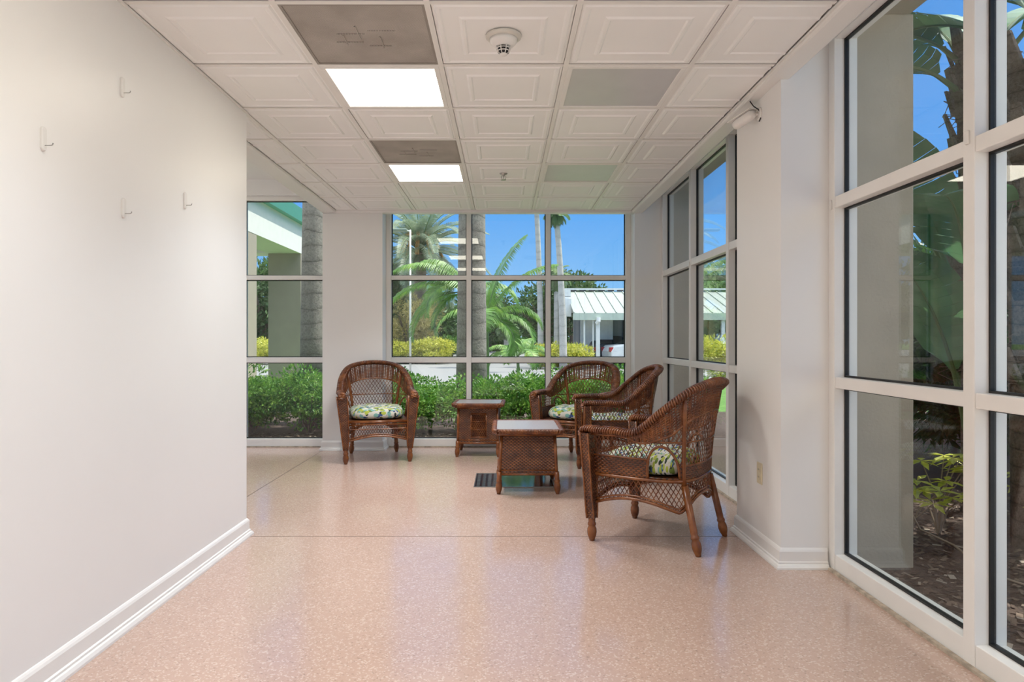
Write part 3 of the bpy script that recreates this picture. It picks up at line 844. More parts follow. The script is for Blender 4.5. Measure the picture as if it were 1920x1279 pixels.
def leafmat(name, dark, mid, light, sc=6, tr=.35, rough=.45):
    m, t, b = newmat(name); v = coord(t)
    n = ramp(t, noise(t, v, sc, 3, .6), [(.30, dark), (.5, mid), (.72, light)])
    L(t, n.outputs[0], b.inputs['Base Color']); b.inputs['Roughness'].default_value = rough
    tl = N(t, 'ShaderNodeBsdfTranslucent'); L(t, n.outputs[0], tl.inputs[0])
    mx = N(t, 'ShaderNodeMixShader'); mx.inputs[0].default_value = tr
    L(t, b.outputs[0], mx.inputs[1]); L(t, tl.outputs[0], mx.inputs[2]); L(t, mx.outputs[0], t.nodes['Material Output'].inputs[0]); return m
M['shrub'] = leafmat('shrub_leaves', (.03, .12, .02), (.14, .34, .05), (.42, .60, .12), 9)
M['croton'] = leafmat('croton_yellow_leaves', (.14, .24, .03), (.56, .56, .07), (.92, .85, .24), 7)
M['hedge'] = leafmat('dark_hedge_leaves', (.02, .07, .015), (.06, .15, .035), (.13, .26, .06), 3)
M['oak'] = leafmat('oak_leaves', (.022, .06, .018), (.075, .15, .045), (.17, .27, .085), .8)
M['oak2'] = leafmat('pale_tree_leaves', (.07, .13, .05), (.16, .25, .10), (.28, .38, .17), .8)
M['olive'] = leafmat('feathery_olive_leaves', (.22, .21, .06), (.44, .38, .14), (.62, .52, .24), 2.5)
M['palm'] = leafmat('palm_leaflets', (.05, .14, .02), (.14, .30, .05), (.33, .48, .10), 3)
M['datepalm'] = leafmat('date_palm_leaflets', (.13, .18, .10), (.26, .33, .21), (.40, .46, .33), 1)
M['banana'] = leafmat('broad_green_leaf', (.07, .19, .08), (.13, .30, .13), (.22, .42, .19), 2.5, .3, .3)
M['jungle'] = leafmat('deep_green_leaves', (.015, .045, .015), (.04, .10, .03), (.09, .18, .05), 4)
M['schef'] = leafmat('yellow_green_leaves', (.30, .38, .03), (.62, .66, .07), (.85, .82, .20), 12)
M['date_fruit'] = plain('orange_fruit_stalks', (.55, .28, .08), .7, var=.2)
def bark(name, a, b_, ring=14, bm=.5, spot=30):
    m, t, b = newmat(name); v = coord(t)
    s = N(t, 'ShaderNodeSeparateXYZ'); L(t, v, s.inputs[0])
    z = mth(t, 'ADD', mth(t, 'MULTIPLY', s.outputs[2], ring), mth(t, 'MULTIPLY', noise(t, v, 3, 2), 2.5))
    rg = mth(t, 'POWER', mth(t, 'ABSOLUTE', mth(t, 'SINE', z)), .16)
    n = noise(t, v, spot, 5, .7)
    c = ramp(t, mth(t, 'MULTIPLY', rg, n), [(.15, a), (.55, b_)]); L(t, c.outputs[0], b.inputs['Base Color'])
    b.inputs['Roughness'].default_value = .9; bump(t, b, mth(t, 'ADD', rg, n), bm, .02); return m
M['royal'] = bark('palm_trunk_grey', (.11, .10, .085), (.36, .33, .29), 14)
M['trunk'] = bark('rough_brown_bark', (.06, .045, .035), (.20, .155, .12), 22, 1)
M['pale_trunk'] = bark('pale_palm_trunk', (.30, .28, .25), (.55, .52, .48), 8, .2)
M['boots'] = bark('fibrous_palm_boots', (.10, .07, .055), (.34, .27, .22), 30, 1.0, 50)
M['stem'] = plain('green_leaf_stem', (.16, .25, .10), .5)
M['twig'] = plain('pale_twig', (.35, .27, .20), .8)

def leaf(b, p, d, up, ln, wd, fold=.25):
    """folded diamond leaf: two triangles each side of the midrib"""
    d = d.normalized(); s = d.cross(up)
    s = s.normalized() if s.length > 1e-4 else Vector((1, 0, 0)); n = s.cross(d)
    tip = p+d*ln; m = p+d*ln*.45
    b.tri(p, m+s*wd/2+n*wd*fold, tip); b.tri(p, tip, m-s*wd/2+n*wd*fold)
def rv(r): return Vector((r.uniform(-1, 1), r.uniform(-1, 1), r.uniform(-1, 1)))
def clump(b, r, c, rad, n, ln, wd, shell=.55, lumps=14, lift=.5):
    """leafy mass built from lumps spread through an ellipsoid"""
    C = []
    for i in range(lumps):
        while True:
            v = rv(r)
            if v.length < 1: break
        k = v.length; v = v*(max(k, shell)/max(k, 1e-3))*.72
        C.append((Vector((c[0]+v.x*rad[0], c[1]+v.y*rad[1], c[2]+v.z*rad[2])), r.uniform(.26, .46)))
    for i in range(n):
        cc, k = C[i % lumps]; v = rv(r).normalized()
        p = cc+Vector((v.x*rad[0], v.y*rad[1], v.z*rad[2]))*k*r.uniform(.75, 1.05)
        d = v+rv(r)*.7+Vector((0, 0, lift*.3)); leaf(b, p, d, rv(r), ln*r.uniform(.7, 1.25), wd*r.uniform(.7, 1.2))
def shrub_tree(r, h, w, n, ln, wd, lumps=18):
    f = MB(); clump(f, r, (0, 0, h*.56), (w/2, w/2, h*.47), n, ln, wd, lumps=lumps)
    s = MB()
    for i in range(7):
        a = r.uniform(0, 6.28); s.tube([(0, 0, 0), (math.cos(a)*w*.12, math.sin(a)*w*.12, h*.3), (math.cos(a)*w*.28, math.sin(a)*w*.28, h*.7)], [.014*h, .01*h, .004*h], 5)
    return f, s
def make_shrub(name, mat, seed, h, w, n, ln, wd, label, cat, group=None, lumps=18):
    r = random.Random(seed); f, s = shrub_tree(r, h, w, n, ln, wd, lumps)
    t = thing(name, label, cat, (0, 0, 0), 0, group)
    a = f.build('foliage', mat, t, normals=False); b = s.build('branches', M['trunk'], t)
    KIDS[t.name] = [a, b]; return t
# low row outside the far windows
LB = 'glossy green shrub in the low row outside the far and left windows'
row = [make_shrub('green_shrub', M['shrub'], s, .86, 1.25, 5200, .052, .030, LB, 'shrub', 'green shrubs below the windows', 26) for s in (1, 2, 3)]
sp = [(-3.95, 8.85), (-3.25, 8.75), (-2.55, 8.8), (-1.85, 8.75), (-1.15, 8.8), (-.5, 8.9), (.15, 8.75), (.8, 8.85), (1.45, 8.8), (2.15, 8.9), (-3.6, 9.6), (-1.45, 9.6), (.75, 9.6), (-2.4, 9.7), (1.7, 9.5)]
for i, (x, y) in enumerate(sp):
    k = rnd.uniform(.94, 1.06)*(.90 if y > 9.3 else 1)
    if i < 3: o = row[i]
    else: o = copy_tree(row[i % 3])
    o.location = (x, y, -.06); o.rotation_euler = (0, 0, rnd.uniform(0, 6)); o.scale = (1, 1, k*(.90 if -.7 < x < -.3 or abs(x+1.15) < .1 else 1))

# palms -------------------------------------------------------------
def trunk_mesh(pts, rs, n=14): return MB().tube(pts, rs, n)
def frond(bl, bs, o, az, el, ln, droop, ll, n, wd, vee=.5, hang=.35, r=rnd, thick=.012):
    """curved midrib with paired leaflets"""
    h = Vector((math.cos(az), math.sin(az), 0)); p = Vector(o); e = el; pts = [p.copy()]; st = 14
    for i in range(st):
        e -= droop/st*(1+i/st); p = p+(h*math.cos(e)+Vector((0, 0, math.sin(e))))*ln/st; pts.append(p.copy())
    bs.tube(pts, [thick*(1-.85*i/st) for i in range(st+1)], 5)
    for i in range(n):
        f = .13+.87*i/n; k = f*st; j = min(int(k), st-1); q = pts[j].lerp(pts[j+1], k-j); t = (pts[j+1]-pts[j]).normalized()
        sd = t.cross(Vector((0, 0, 1)))
        sd = sd.normalized() if sd.length > .05 else Vector((-h.y, h.x, 0)); up = sd.cross(t)
        l = ll*(math.sin(math.pi*min(1, .18+f*.80))**.6)*r.uniform(.85, 1.1)
        for s_ in (-1, 1):
            d = (sd*s_+t*.55+up*vee).normalized(); m = q+d*l*.5; e2 = m+(d+Vector((0, 0, -hang*2))).normalized()*l*.5
            w_ = t*wd*.5
            bl.quad(q-w_*.5, q+w_*.5, m+w_, m-w_); bl.tri(m-w_, m+w_, e2)
def palm(name, label, x, y, h, r0, r1, nf, ln, ll, nl, mat, tmat, seed, wd=.05, el=(1.2, -.5), droop=1.3, lean=(0, 0), vee=.4, group=None, shaft=False, zb=-.1, hang=.35):
    r = random.Random(seed); t = thing(name, label, 'palm tree', (x, y, zb), 0, group)
    P = [(lean[0]*k*k, lean[1]*k*k, h*k) for k in [i/12 for i in range(13)]]
    rr = [r0+(r1-r0)*min(1, (i/12)**.7) for i in range(13)]
    trunk_mesh(P, rr).build('trunk', tmat, t, smooth=True)
    bl, bs = MB(), MB(); top = Vector(P[-1])
    for i in range(nf):
        e = el[0]+(el[1]-el[0])*(i/max(1, nf-1))+r.uniform(-.12, .12); frond(bl, bs, top+Vector((0, 0, .1)), i*2.4+r.uniform(-.25, .25), e, ln*r.uniform(.85, 1.1), droop*r.uniform(.7, 1.2), ll, nl, wd, vee, hang, r, thick=.02*ln/2.5)
    bs.build('midribs', M['stem'], t); f = bl.build('fronds', mat, t, normals=False)
    if shaft: MB().tube([top+Vector((0, 0, -1.0)), top+Vector((0, 0, -.3)), top+Vector((0, 0, .2))], [r1*1.15, r1*1.1, r1*.6], 12).build('crown_shaft', M['stem'], t, smooth=True)
    return t
# royal palm in front of the centre window (trunk runs out of view at the top) and one outside the left window
palm('royal_palm', 'stout grey palm trunk rising behind the centre mullion of the far window', -.47, 9.9, 13.0, .245, .120, 10, 1.9, .6, 40, M['palm'], M['royal'], 11, lean=(.12, 0), shaft=True)
palm('royal_palm', 'grey ringed palm trunk just outside the left window', -2.80, 9.9, 15.5, .21, .080, 10, 1.9, .6, 40, M['palm'], M['royal'], 12, lean=(.25, 0), shaft=True)
palm('date_palm', 'big silvery date palm with orange fruit stalks at left of the far window', -4.80, 38.6, 6.2, .40, .36, 54, 4.8, .75, 70, M['datepalm'], M['boots'], 13, wd=.05, el=(1.45, -.45), droop=.95, vee=.5)
fr = MB(); r_ = random.Random(3)
for i in range(26):
    a = r_.uniform(0, 6.28); fr.tube([(-4.8, 38, 6.6), (-4.8+.8*math.cos(a), 38+.8*math.sin(a), 7.2), (-4.8+1.3*math.cos(a), 38+1.3*math.sin(a), 5.9)], .06, 4)
fr = fr.build('date_fruit_stalks', M['date_fruit'])
dp = [o for o in bpy.data.objects if o.name.startswith('date_palm') and o.parent is None][0]
fr.parent = dp; fr.location = (4.8, -38, .1)
palm('tall_fan_palm', 'tall thin pale palm trunk left of the right-hand mullion of the far window', 1.72, 31, 8.2, .15, .11, 22, .95, .45, 20, M['oak2'], M['pale_trunk'], 14, el=(1.3, -1.0), droop=.8, lean=(-.25, 0), wd=.05)
palm('tall_fan_palm', 'tall palm with small crown standing beside the carport roof', 2.36, 26.5, 6.12, .165, .105, 20, .6, .3, 20, M['oak2'], M['pale_trunk'], 15, el=(1.3, -1.1), droop=.8, lean=(-.28, 0), wd=.05)
palm('tall_fan_palm', 'slim pale palm trunk directly left of the one beside the carport', 2.45, 31, 4.1, .14, .12, 16, .8, .4, 18, M['oak2'], M['pale_trunk'], 16, el=(1.2, -.9), droop=.8, wd=.05)
palm('small_fan_palm', 'small distant fan palm beyond the parking lot', .22, 48, 1.9, .22, .2, 22, 1.0, .5, 20, M['oak2'], M['pale_trunk'], 17, el=(1.3, -.9), droop=.8, wd=.08)
# slim green palms with arching fronds either side of the royal palm trunk
def green_palm(label, x, y, h, fr_, seed, r0=.055):
    r = random.Random(seed); t = thing('feather_palm', label, 'palm tree', (x, y, -.09))
    MB().tube([(0, 0, 0), (.02, 0, h*.5), (0, 0, h)], [r0, r0*.8, r0*.8], 8).build('trunk', M['stem'], t, smooth=True)
    bl, bs = MB(), MB()
    for az, el, ln, dr in fr_: frond(bl, bs, (0, 0, h), R(az), R(el), ln, dr, .48, 64, .028, .15, .5, r, thick=.018)
    bs.build('midribs', M['stem'], t); bl.build('fronds', M['palm'], t, normals=False)
green_palm('slim green palm with arching fronds right of the grey trunk', -.36, 14.2, 1.65, [(5, 50, 1.5, 1.5), (20, 82, 2.1, .45), (0, 66, 2.0, .7), (-15, 32, 1.5, 1.6), (170, 70, 1.8, .9), (190, 45, 1.4, 1.6), (90, 70, 1.8, .8), (270, 50, 1.3, 1.6), (-35, 15, 1.3, 1.7), (130, 20, 1.2, 1.5)], 21)
green_palm('young green palm drooping low right of the slim palm', .42, 20, .75, [(-8, 60, 1.5, 2.0), (10, 42, 1.7, 1.9), (180, 60, 1.5, 1.9), (160, 35, 1.4, 1.6), (70, 70, 1.4, 1.4), (250, 60, 1.4, 1.8), (300, 50, 1.4, 1.8)], 22)
green_palm('bright green feather palm left of the grey trunk', -.80, 15, 2.3, [(175, 30, 2.0, 1.0), (190, 55, 2.0, 1.1), (165, 8, 2.0, 1.2), (5, 40, 1.5, 1.5), (200, -5, 1.4, 1.2), (350, 10, 1.3, 1.3), (90, 60, 1.4, 1.2), (220, 35, 1.6, 1.6), (140, 45, 1.6, 1.4), (180, 75, 1.5, 1.2)], 23)
# hedges, shrubs and trees further off
cro = [make_shrub('croton_shrub', M['croton'], 30+s, 1.25, 2.2, 2600, .17, .06, 'yellow-leaved croton shrub in the row beyond the parking edge', 'shrub', 'yellow crotons', 16) for s in (0, 1)]
cs = [(-7.2, 35), (-5.8, 34.5), (-4.6, 35), (-3.5, 34.6), (-13.2, 35), (-11.8, 34), (1.6, 29), (2.5, 29.4), (3.2, 28.2), (6.3, 20), (7.3, 20.4), (5.3, 20.4), (-14.8, 35), (-9.6, 35.2), (8.4, 20.1)]
for i, (x, y) in enumerate(cs):
    o = cro[i] if i < 2 else copy_tree(cro[i % 2]); o.location = (x, y, -.1); o.rotation_euler = (0, 0, rnd.uniform(0, 6)); o.scale = (1, 1, rnd.uniform(.92, 1.15))
    if 6 <= i <= 8: o.scale = (.75, .75, .85); o['label'] = ['small yellow croton beside the tall palm at the carport', 'small yellow croton right of the young drooping palm', 'low yellow croton at the foot of the carport post'][i-6]; o['group'] = ''; del o['group']
    if i in (9, 10, 11, 14): o['label'] = 'yellow-green shrub seen through the right-hand window panes'; o['group'] = 'yellow shrubs outside the right window'
# clipped hedge across the lot
b = MB(); r_ = random.Random(5)
for i in range(6000):
    x = r_.uniform(-9, 16); side = r_.random()
    p = Vector((x, 72-.7*(side < .55), r_.uniform(0, 1.2))) if side < .55 else Vector((x, 72+r_.uniform(-.7, .7), 1.2))
    leaf(b, p+rv(r_)*.06, rv(r_)+Vector((0, -.6, .4)), rv(r_), .26, .17)
b.box(-9, 16, 71.4, 72.6, -.1, 1.14)
tag(b.build('clipped_hedge', M['hedge'], normals=False), 'long dark green clipped hedge across the parking lot', 'hedge')
feath = make_shrub('feathery_bush', M['olive'], 41, 3.7, 3.6, 9000, .2, .04, 'olive and tan feathery bush behind the yellow crotons at left', 'bush', lumps=22); feath.location = (-4.9, 36.0, -.1)
o = make_shrub('feathery_bush', M['olive'], 42, 2.9, 2.4, 5000, .2, .04, 'smaller olive bush at the left edge of the far window', 'bush', lumps=22); o.location = (-6.6, 34.9, -.1)
o = make_shrub('round_bush', M['palm'], 43, 1.5, 1.5, 2600, .2, .04, 'round bright green bush left of the thick grey trunk', 'bush'); o.location = (-3.0, 38, -.1)
def tree(label, x, y, h, w, mat, seed, n=5200, ln=.42, group=None):
    r = random.Random(seed); t = thing('leafy_tree', label, 'tree', (x, y, -.1), 0, group)
    s = MB().tube([(0, 0, 0), (.1, 0, h*.25), (0, .1, h*.5)], [h*.035, h*.028, h*.018], 9)
    for i in range(9):
        a = i*.7; s.tube([(.05, 0, h*.22), (math.cos(a)*w*.2, math.sin(a)*w*.2, h*.45), (math.cos(a)*w*.38, math.sin(a)*w*.38, h*.68)], [h*.018, h*.011, h*.004], 6)
    s.build('trunk', M['trunk'], t, smooth=True)
    f = MB(); clump(f, r, (0, 0, h*.58), (w/2, w/2, h*.44), n, ln, ln*.55, lumps=34, shell=.5); f.build('crown', mat, t, normals=False)
    return t
T = [('dark spreading tree right of the thick grey trunk', 4.3, 64, 6.8, 9.5, 'oak'), ('dark tree behind the drooping young palm', -1.5, 68, 6.0, 8, 'oak'),
     ('dark tree behind the carport ridge beside tall palms', 6.3, 62, 8.2, 7.0, 'oak'), ('pale green tree peeking over the carport roof', 14.5, 66, 6.3, 6, 'oak2'),
     ('tree at the far right end of the carport roof', 13.2, 52, 5.6, 5, 'oak'), ('dark tree behind the feathery olive bush', -7.0, 52, 5.6, 7, 'oak'),
     ('blue-green tree at the left edge of the far window', -7.0, 42, 6.0, 5, 'oak2'), ('leafy tree seen past the white portico pillar', -16.5, 46, 7.4, 8, 'oak'),
     ('tree left of the portico pillar', -24, 50, 7, 9, 'oak'), ('tall leafy tree above the carport seen through the right window', 14.5, 44, 7.0, 7.5, 'oak2'),
     ('wide tree behind the carport seen through the right window', 21.5, 58, 8.2, 10, 'oak'), ('dark tree low behind round bush', -4.4, 60, 4.3, 7, 'oak')]
for i, (lb, x, y, h, w_, mk) in enumerate(T): tree(lb, x, y, h, w_, M[mk], 60+i)
b = MB(); r_ = random.Random(9)
tl = [('distant treeline tree', 0)]
ft = None
for i in range(16):
    x = -52+i*7.2; y = 98+r_.uniform(-4, 4)
    if ft is None:
        ft = tree('hazy distant tree of the line on the horizon', x, y, 5.6, 9.5, M['oak2'], 90, 2600, .7, 'distant treeline'); KIDS[ft.name] = list(ft.children)
    else: copy_tree(ft, loc=(x, y, -.1), rz=r_.uniform(0, 6), scale=(1, 1, r_.uniform(.8, 1.15)))
# lamp post
t = thing('parking_lamp', 'white parking lot lamp post in front of the date palm', 'lamp post', (-3.05, 22, -.1))
MB().tube([(0, 0, 0), (0, 0, 4.85)], [.035, .028], 10).build('post', M['stucco_w'], t, smooth=True)
MB().tube([(0, 0, 4.80), (-.2, 0, 4.85)], .02, 8).build('arm', M['stucco_w'], t)
MB().box(-.62, -.1, -.12, .12, 4.80, 4.88).build('lamp_head', plain('lamp_head_grey', (.22, .27, .20), .5), t, bevel=.03)

# carport with pale standing-seam roof -------------------------------
M['roofmetal'] = plain('pale_metal_roof', (.31, .34, .30), .45, var=.03)
M['cwall'] = plain('grey_panel_wall', (.40, .41, .42), .7, var=.06)
M['cwhite'] = plain('white_painted_metal', (.82, .82, .80), .5)
cp = thing('carport', 'low white carport with pale standing-seam metal roof across the lot', 'carport', (0, 0, 0))
def rq(x0, x1, y0, z0, y1, z1, th):                       # sloping slab
    b = MB(); v = [(x0, y0, z0), (x1, y0, z0), (x1, y1, z1), (x0, y1, z1)]
    b.v = v+[(a, c, d-th) for a, c, d in v]; b.f = [(0, 1, 2, 3), (7, 6, 5, 4), (0, 4, 5, 1), (1, 5, 6, 2), (2, 6, 7, 3), (3, 7, 4, 0)]; return b
YE, YR = 29.0, 33.0; ZE, ZR = 2.30, 3.52; XA, XB = 3.05, 17.0
r1 = rq(XA, XB, YE, ZE, YR, ZR, .08)
n = int((XB-XA)/.46)
for i in range(n+1):
    x = XA+i*.46; k = len(r1.v); q = rq(x-.02, x+.02, YE, ZE+.045, YR, ZR+.045, .05); r1.f += [tuple(a+k for a in f) for f in q.f]; r1.v += q.v
r1.build('roof', M['roofmetal'], cp)
rq(XA-.02, XB, YR+4, ZE+.4, YR, ZR, .08).build('rear_roof', M['roofmetal'], cp)
boxes('ridge_cap', [(2.75, XB, YR-.12, YR+.12, ZR+.06, ZR+.15)], M['cwhite'], cp)
boxes('ridge_gap', [(2.75+i*.46+.05, 2.75+i*.46+.36, YR-.13, YR-.10, ZR-.0, ZR+.06) for i in range(30)], M['gasket'], cp)
boxes('side_roof', [(2.7, XA, 30.5, 35, 3.0, 3.12), (2.7, XA, 30.5, 30.6, 3.1, 3.45), (2.72, XA+.02, 30.4, 30.5, 2.2, 3.0)], M['cwhite'], cp)
boxes('fascia', [(XA-.05, XB, YE-.1, YE, ZE-.30, ZE-.02)], plain('pale_green_fascia', (.55, .62, .52), .5), cp)
boxes('rear_wall', [(3.6, XB, 34.5, 34.6, -.1, 3.1)], M['cwall'], cp)
boxes('side_wall', [(3.60, 5.1, 31.3, 31.4, -.1, 2.2)], M['cwhite'], cp)
boxes('wall_battens', [(4.9+i*.62, 4.95+i*.62, 34.42, 34.5, -.1, 3.0) for i in range(19)], M['gasket'], cp)
for x, y, w_ in ((2.82, 30.6, .12), (3.5, 29.1, .07), (3.88, 29.1, .05), (4.08, 29.05, .16), (9.5, 29.1, .14), (13.5, 29.1, .14)):
    boxes('post', [(x-w_/2, x+w_/2, y-w_/2, y+w_/2, -.1, ZE-.02)], M['cwhite'], cp)
MB().tube([(4.08, 28.86, 2.1), (4.08, 28.84, 1.95), (4.02, 28.92, 1.85)], .09, 8).build('downspout_elbow', M['cwhite'], cp)
# parked white car (rear half shows) and a dark covered shape beside it
def car(label, x, y, rz, mat, s=1.0):
    t = thing('parked_car', label, 'car', (x, y, -.1), rz)
    side = [(-2.2, .35), (-2.25, .75), (-2.1, 1.0), (-1.55, 1.06), (-.95, 1.42), (.45, 1.44), (1.15, 1.05), (2.05, .90), (2.25, .65), (2.2, .32)]
    rings = []
    for w_, k in ((-.88, .97), (-.80, 1), (.80, 1), (.88, .97)):
        rings.append([(px, w_*(.82 if pz > 1.1 else 1), .35+(pz-.35)*k) for px, pz in side])
    MB().loft(rings).build('body', mat, t, bevel=.06)
    b = MB()
    for s_ in (-1, 1): b.loft([[(-1.38, s_*.745*1.02, 1.10), (-.92, s_*.70, 1.37), (.40, s_*.70, 1.39), (.98, s_*.745*1.02, 1.10)], [(-1.38, s_*.80, 1.10), (-.92, s_*.75, 1.37), (.40, s_*.75, 1.39), (.98, s_*.80, 1.10)]])
    b.build('side_windows', M['black'], t)
    MB().loft([[(-1.60, -.6, 1.085), (-1.60, .6, 1.085), (-1.0, .58, 1.43), (-1.0, -.58, 1.43)], [(-1.5, -.6, 1.05), (-1.5, .6, 1.05), (-.95, .58, 1.40), (-.95, -.58, 1.40)]]).build('rear_window', M['black'], t)
    for s_ in (-1, 1): MB().box(-2.27, -2.05, s_*.86-.28*(s_ > 0), s_*.86+.28*(s_ < 0), .72, .92).build('tail_light', plain('tail_light_red', (.5, .02, .02), .3), t, bevel=.02)
    for wx in (-1.35, 1.4):
        for s_ in (-1, 1): MB().tube([(wx, s_*.72, .33), (wx, s_*.9, .33)], .33, 20).build('wheel', M['black'], t, smooth=False)
    return t
car('white parked car under the carport showing its red tail light', 6.75, 29.9, R(6), M['cwhite'])
car('dark covered car in the shade behind the white car', 4.9, 32.6, R(90), plain('dark_car_cover', (.05, .055, .065), .7))

# portico on the left ---------------------------------------------------
M['stucco_p'] = plain('stucco_beige', (.40, .34, .27), .8, var=.04, bmp=.3, bscale=40)
pt = thing('portico', 'white stucco portico with green metal roof edge outside the left window', 'portico', (0, 0, 0))
boxes('beam', [(-5.05, -4.34, 4.5, 14.86, 3.0, 3.66), (-12, -5.05, 14.3, 14.86, 3.0, 3.66)], M['stucco_w'], pt)
for y in (14.40, 11.38, 8.4): boxes('pillar', [(-5.04, -4.345, y, y+.45, -.1, 3.0)], M['stucco_p'], pt)
for y in (14.40, 11.38, 8.4): boxes('pillar', [(-11.8, -11.1, y, y+.45, -.1, 3.0)], M['stucco_w'], pt)
b = MB()
b.v = [(-4.22, 4.4, 3.62), (-4.22, 15.0, 3.62), (-4.16, 15.0, 3.86), (-4.16, 4.4, 3.86), (-8.2, 4.4, 5.2), (-8.2, 13.0, 5.2), (-12.2, 15, 3.86), (-12.2, 4.4, 3.86), (-12.2, 15, 3.62), (-12.2, 4.4, 3.62)]
b.f = [(0, 1, 2, 3), (3, 2, 5, 4), (4, 5, 6, 7), (2, 6, 5), (1, 8, 6, 2), (0, 3, 7, 9), (3, 4, 7), (0, 9, 8, 1), (7, 6, 8, 9)]
b.build('roof', M['green_metal'], pt)
boxes('ceiling_panel', [(-11.9, -5.05, 4.5, 14.3, 3.55, 3.61)], M['stucco_w'], pt)

# right-hand planting bed -------------------------------------------------
def paddle(b, bs, base, az, stem, ln, wd, el, droop, r, torn=True, twist=0):
    h = Vector((math.cos(az), math.sin(az), 0)); p = Vector(base); pts = [p.copy()]; e = el
    for i in range(8): p = p+(h*math.cos(e)+Vector((0, 0, math.sin(e))))*stem/8; pts.append(p.copy()); e -= .02
    mid = [p.copy()]; st = 14
    for i in range(st): e -= droop/st; p = p+(h*math.cos(e)+Vector((0, 0, math.sin(e))))*ln/st; mid.append(p.copy()); 
    bs.tube(pts+mid[1:], [.026-.012*i/8 for i in range(9)]+[.013*(1-.8*i/st) for i in range(1, st+1)], 6)
    sd = Vector((-h.y, h.x, 0)); 
    for s_ in (-1, 1):
        gap = {r.randint(2, st-2) for _ in range(3)} if torn else set()
        for i in range(st):
            f0, f1 = i/st, (i+1)/st
            w0 = wd*(math.sin(math.pi*min(1, (f0*.93+.07)))**.45)*(1 if f0 < .8 else (1-f0)/.2*.6+.4) if i else wd*.25
            w1 = wd*(math.sin(math.pi*min(1, (f1*.93+.07)))**.45)*(1 if f1 < .8 else (1-f1)/.2*.6+.4) if i < st-1 else .01
            t = (mid[i+1]-mid[i]).normalized(); up = sd.cross(t)*-1 if sd.cross(t).z < 0 else sd.cross(t)
            sdd = (sd*s_*math.cos(twist)+up*(.35+s_*math.sin(twist)))
            g = t*(.10*ln/st) if i in gap else Vector((0, 0, 0)); dz = Vector((0, 0, -.06*wd*r.random() if i in gap else 0))
            a0, a1 = mid[i], mid[i+1]
            m0, m1 = a0+sdd*w0*.5, a1+sdd*w1*.5
            e0 = m0+(sdd-up*.35)*w0*.5+t*.06+g+dz; e1 = m1+(sdd-up*.35)*w1*.5+t*.06-g+dz
            b.quad(a0, a1, m1, m0); b.quad(m0, m1, e1, e0)
def bird_tree(label, x, y, leaves, trunk_h, seed, rt=.13):
    r = random.Random(seed); t = thing('broad_leaf_plant', label, 'plant', (x, y, -.08))
    b = MB(); b.tube([(0, 0, 0), (.03, 0, trunk_h*.5), (0, 0, trunk_h)], [rt*.8, rt, rt*1.15], 14)
    b.build('trunk', M['boots'], t, smooth=True)
    bt = MB()
    for i in range(60):
        z = trunk_h*(.3+.7*i/60); a = i*2.4; c_ = Vector((math.cos(a), math.sin(a), 0))
        q = c_*rt*.95+Vector((0, 0, z)); bt.loft([[q+Vector((-c_.y, c_.x, 0))*.05, q-Vector((-c_.y, c_.x, 0))*.05, q-Vector((-c_.y, c_.x, 0))*.05+c_*.03, q+Vector((-c_.y, c_.x, 0))*.05+c_*.03], [q+c_*.07+Vector((-c_.y, c_.x, 0))*.025+Vector((0, 0, .2)), q+c_*.07-Vector((-c_.y, c_.x, 0))*.025+Vector((0, 0, .2)), q+c_*.09-Vector((-c_.y, c_.x, 0))*.025+Vector((0, 0, .2)), q+c_*.09+Vector((-c_.y, c_.x, 0))*.025+Vector((0, 0, .2))]])
        for k in range(4):
            o_ = q+rv(r)*.04; bt.tube([o_, o_+rv(r)*.09+Vector((0, 0, .03)), o_+rv(r)*.13], .0035, 3)
    bt.build('leaf_bases', M['boots'], t)
    lb, ls = MB(), MB()
    for az, el, z, stem, ln, wd, dr in leaves: paddle(lb, ls, (0, 0, z), R(az), stem, ln, wd, R(el), dr, r)
    ls.build('leaf_stems', M['stem'], t); lb.build('leaves', M['banana'], t, smooth=True, normals=False)
    return t
bird_tree('tall broad-leaved plant with fibrous trunk beyond the near right window', 3.32, 4.75, [
    (198, 66, 1.25, .80, 1.3, .36, .9), (150, 75, 1.2, .8, 1.3, .30, .8), (230, 50, 1.3, .6, 1.2, .30, .9), (190, 35, 2.9, .35, 1.0, .26, 1.6), (170, 50, 3.1, .3, 1.1, .28, 1.9), (250, 60, 3.0, .5, 1.2, .3, 1.5),
    (300, 55, 2.9, .5, 1.2, .3, 1.2), (20, 60, 3.0, .5, 1.3, .3, 1.2), (90, 65, 3.0, .5, 1.3, .3, 1.1), (340, 45, 1.6, .5, 1.1, .26, 1.2), (60, 55, 1.4, .6, 1.2, .28, 1.0), (120, 60, .8, .8, 1.3, .30, .9), (215, 70, .3, .8, 1.2, .24, .7)], 3.3, 5, .095)
bird_tree('broad-leaved plant with thick fibrous trunk at the right edge of the view', 3.15, 3.95, [
    (280, 70, .6, .5, 1.0, .2, .8), (110, 60, 2.7, .5, 1.2, .26, 1.3), (60, 70, 2.8, .5, 1.2, .28, 1.0), (300, 60, 2.7, .5, 1.2, .28, 1.2), (20, 50, 2.6, .5, 1.2, .28, 1.2), (215, 80, 2.75, .5, .9, .24, .7), (100, 40, 1.2, .5, 1.1, .26, 1.1)], 2.85, 6, .17)
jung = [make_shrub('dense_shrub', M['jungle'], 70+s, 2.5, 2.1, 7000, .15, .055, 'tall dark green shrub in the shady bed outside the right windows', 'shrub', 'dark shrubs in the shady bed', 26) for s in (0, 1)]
js = [(4.3, 6.1), (4.9, 4.7), (4.7, 3.4), (4.5, 1.9), (5.2, 7.4), (6.3, 5.6), (6.2, 3.8), (6.0, 9.0), (6.2, 1.9), (7.4, 7.8)]
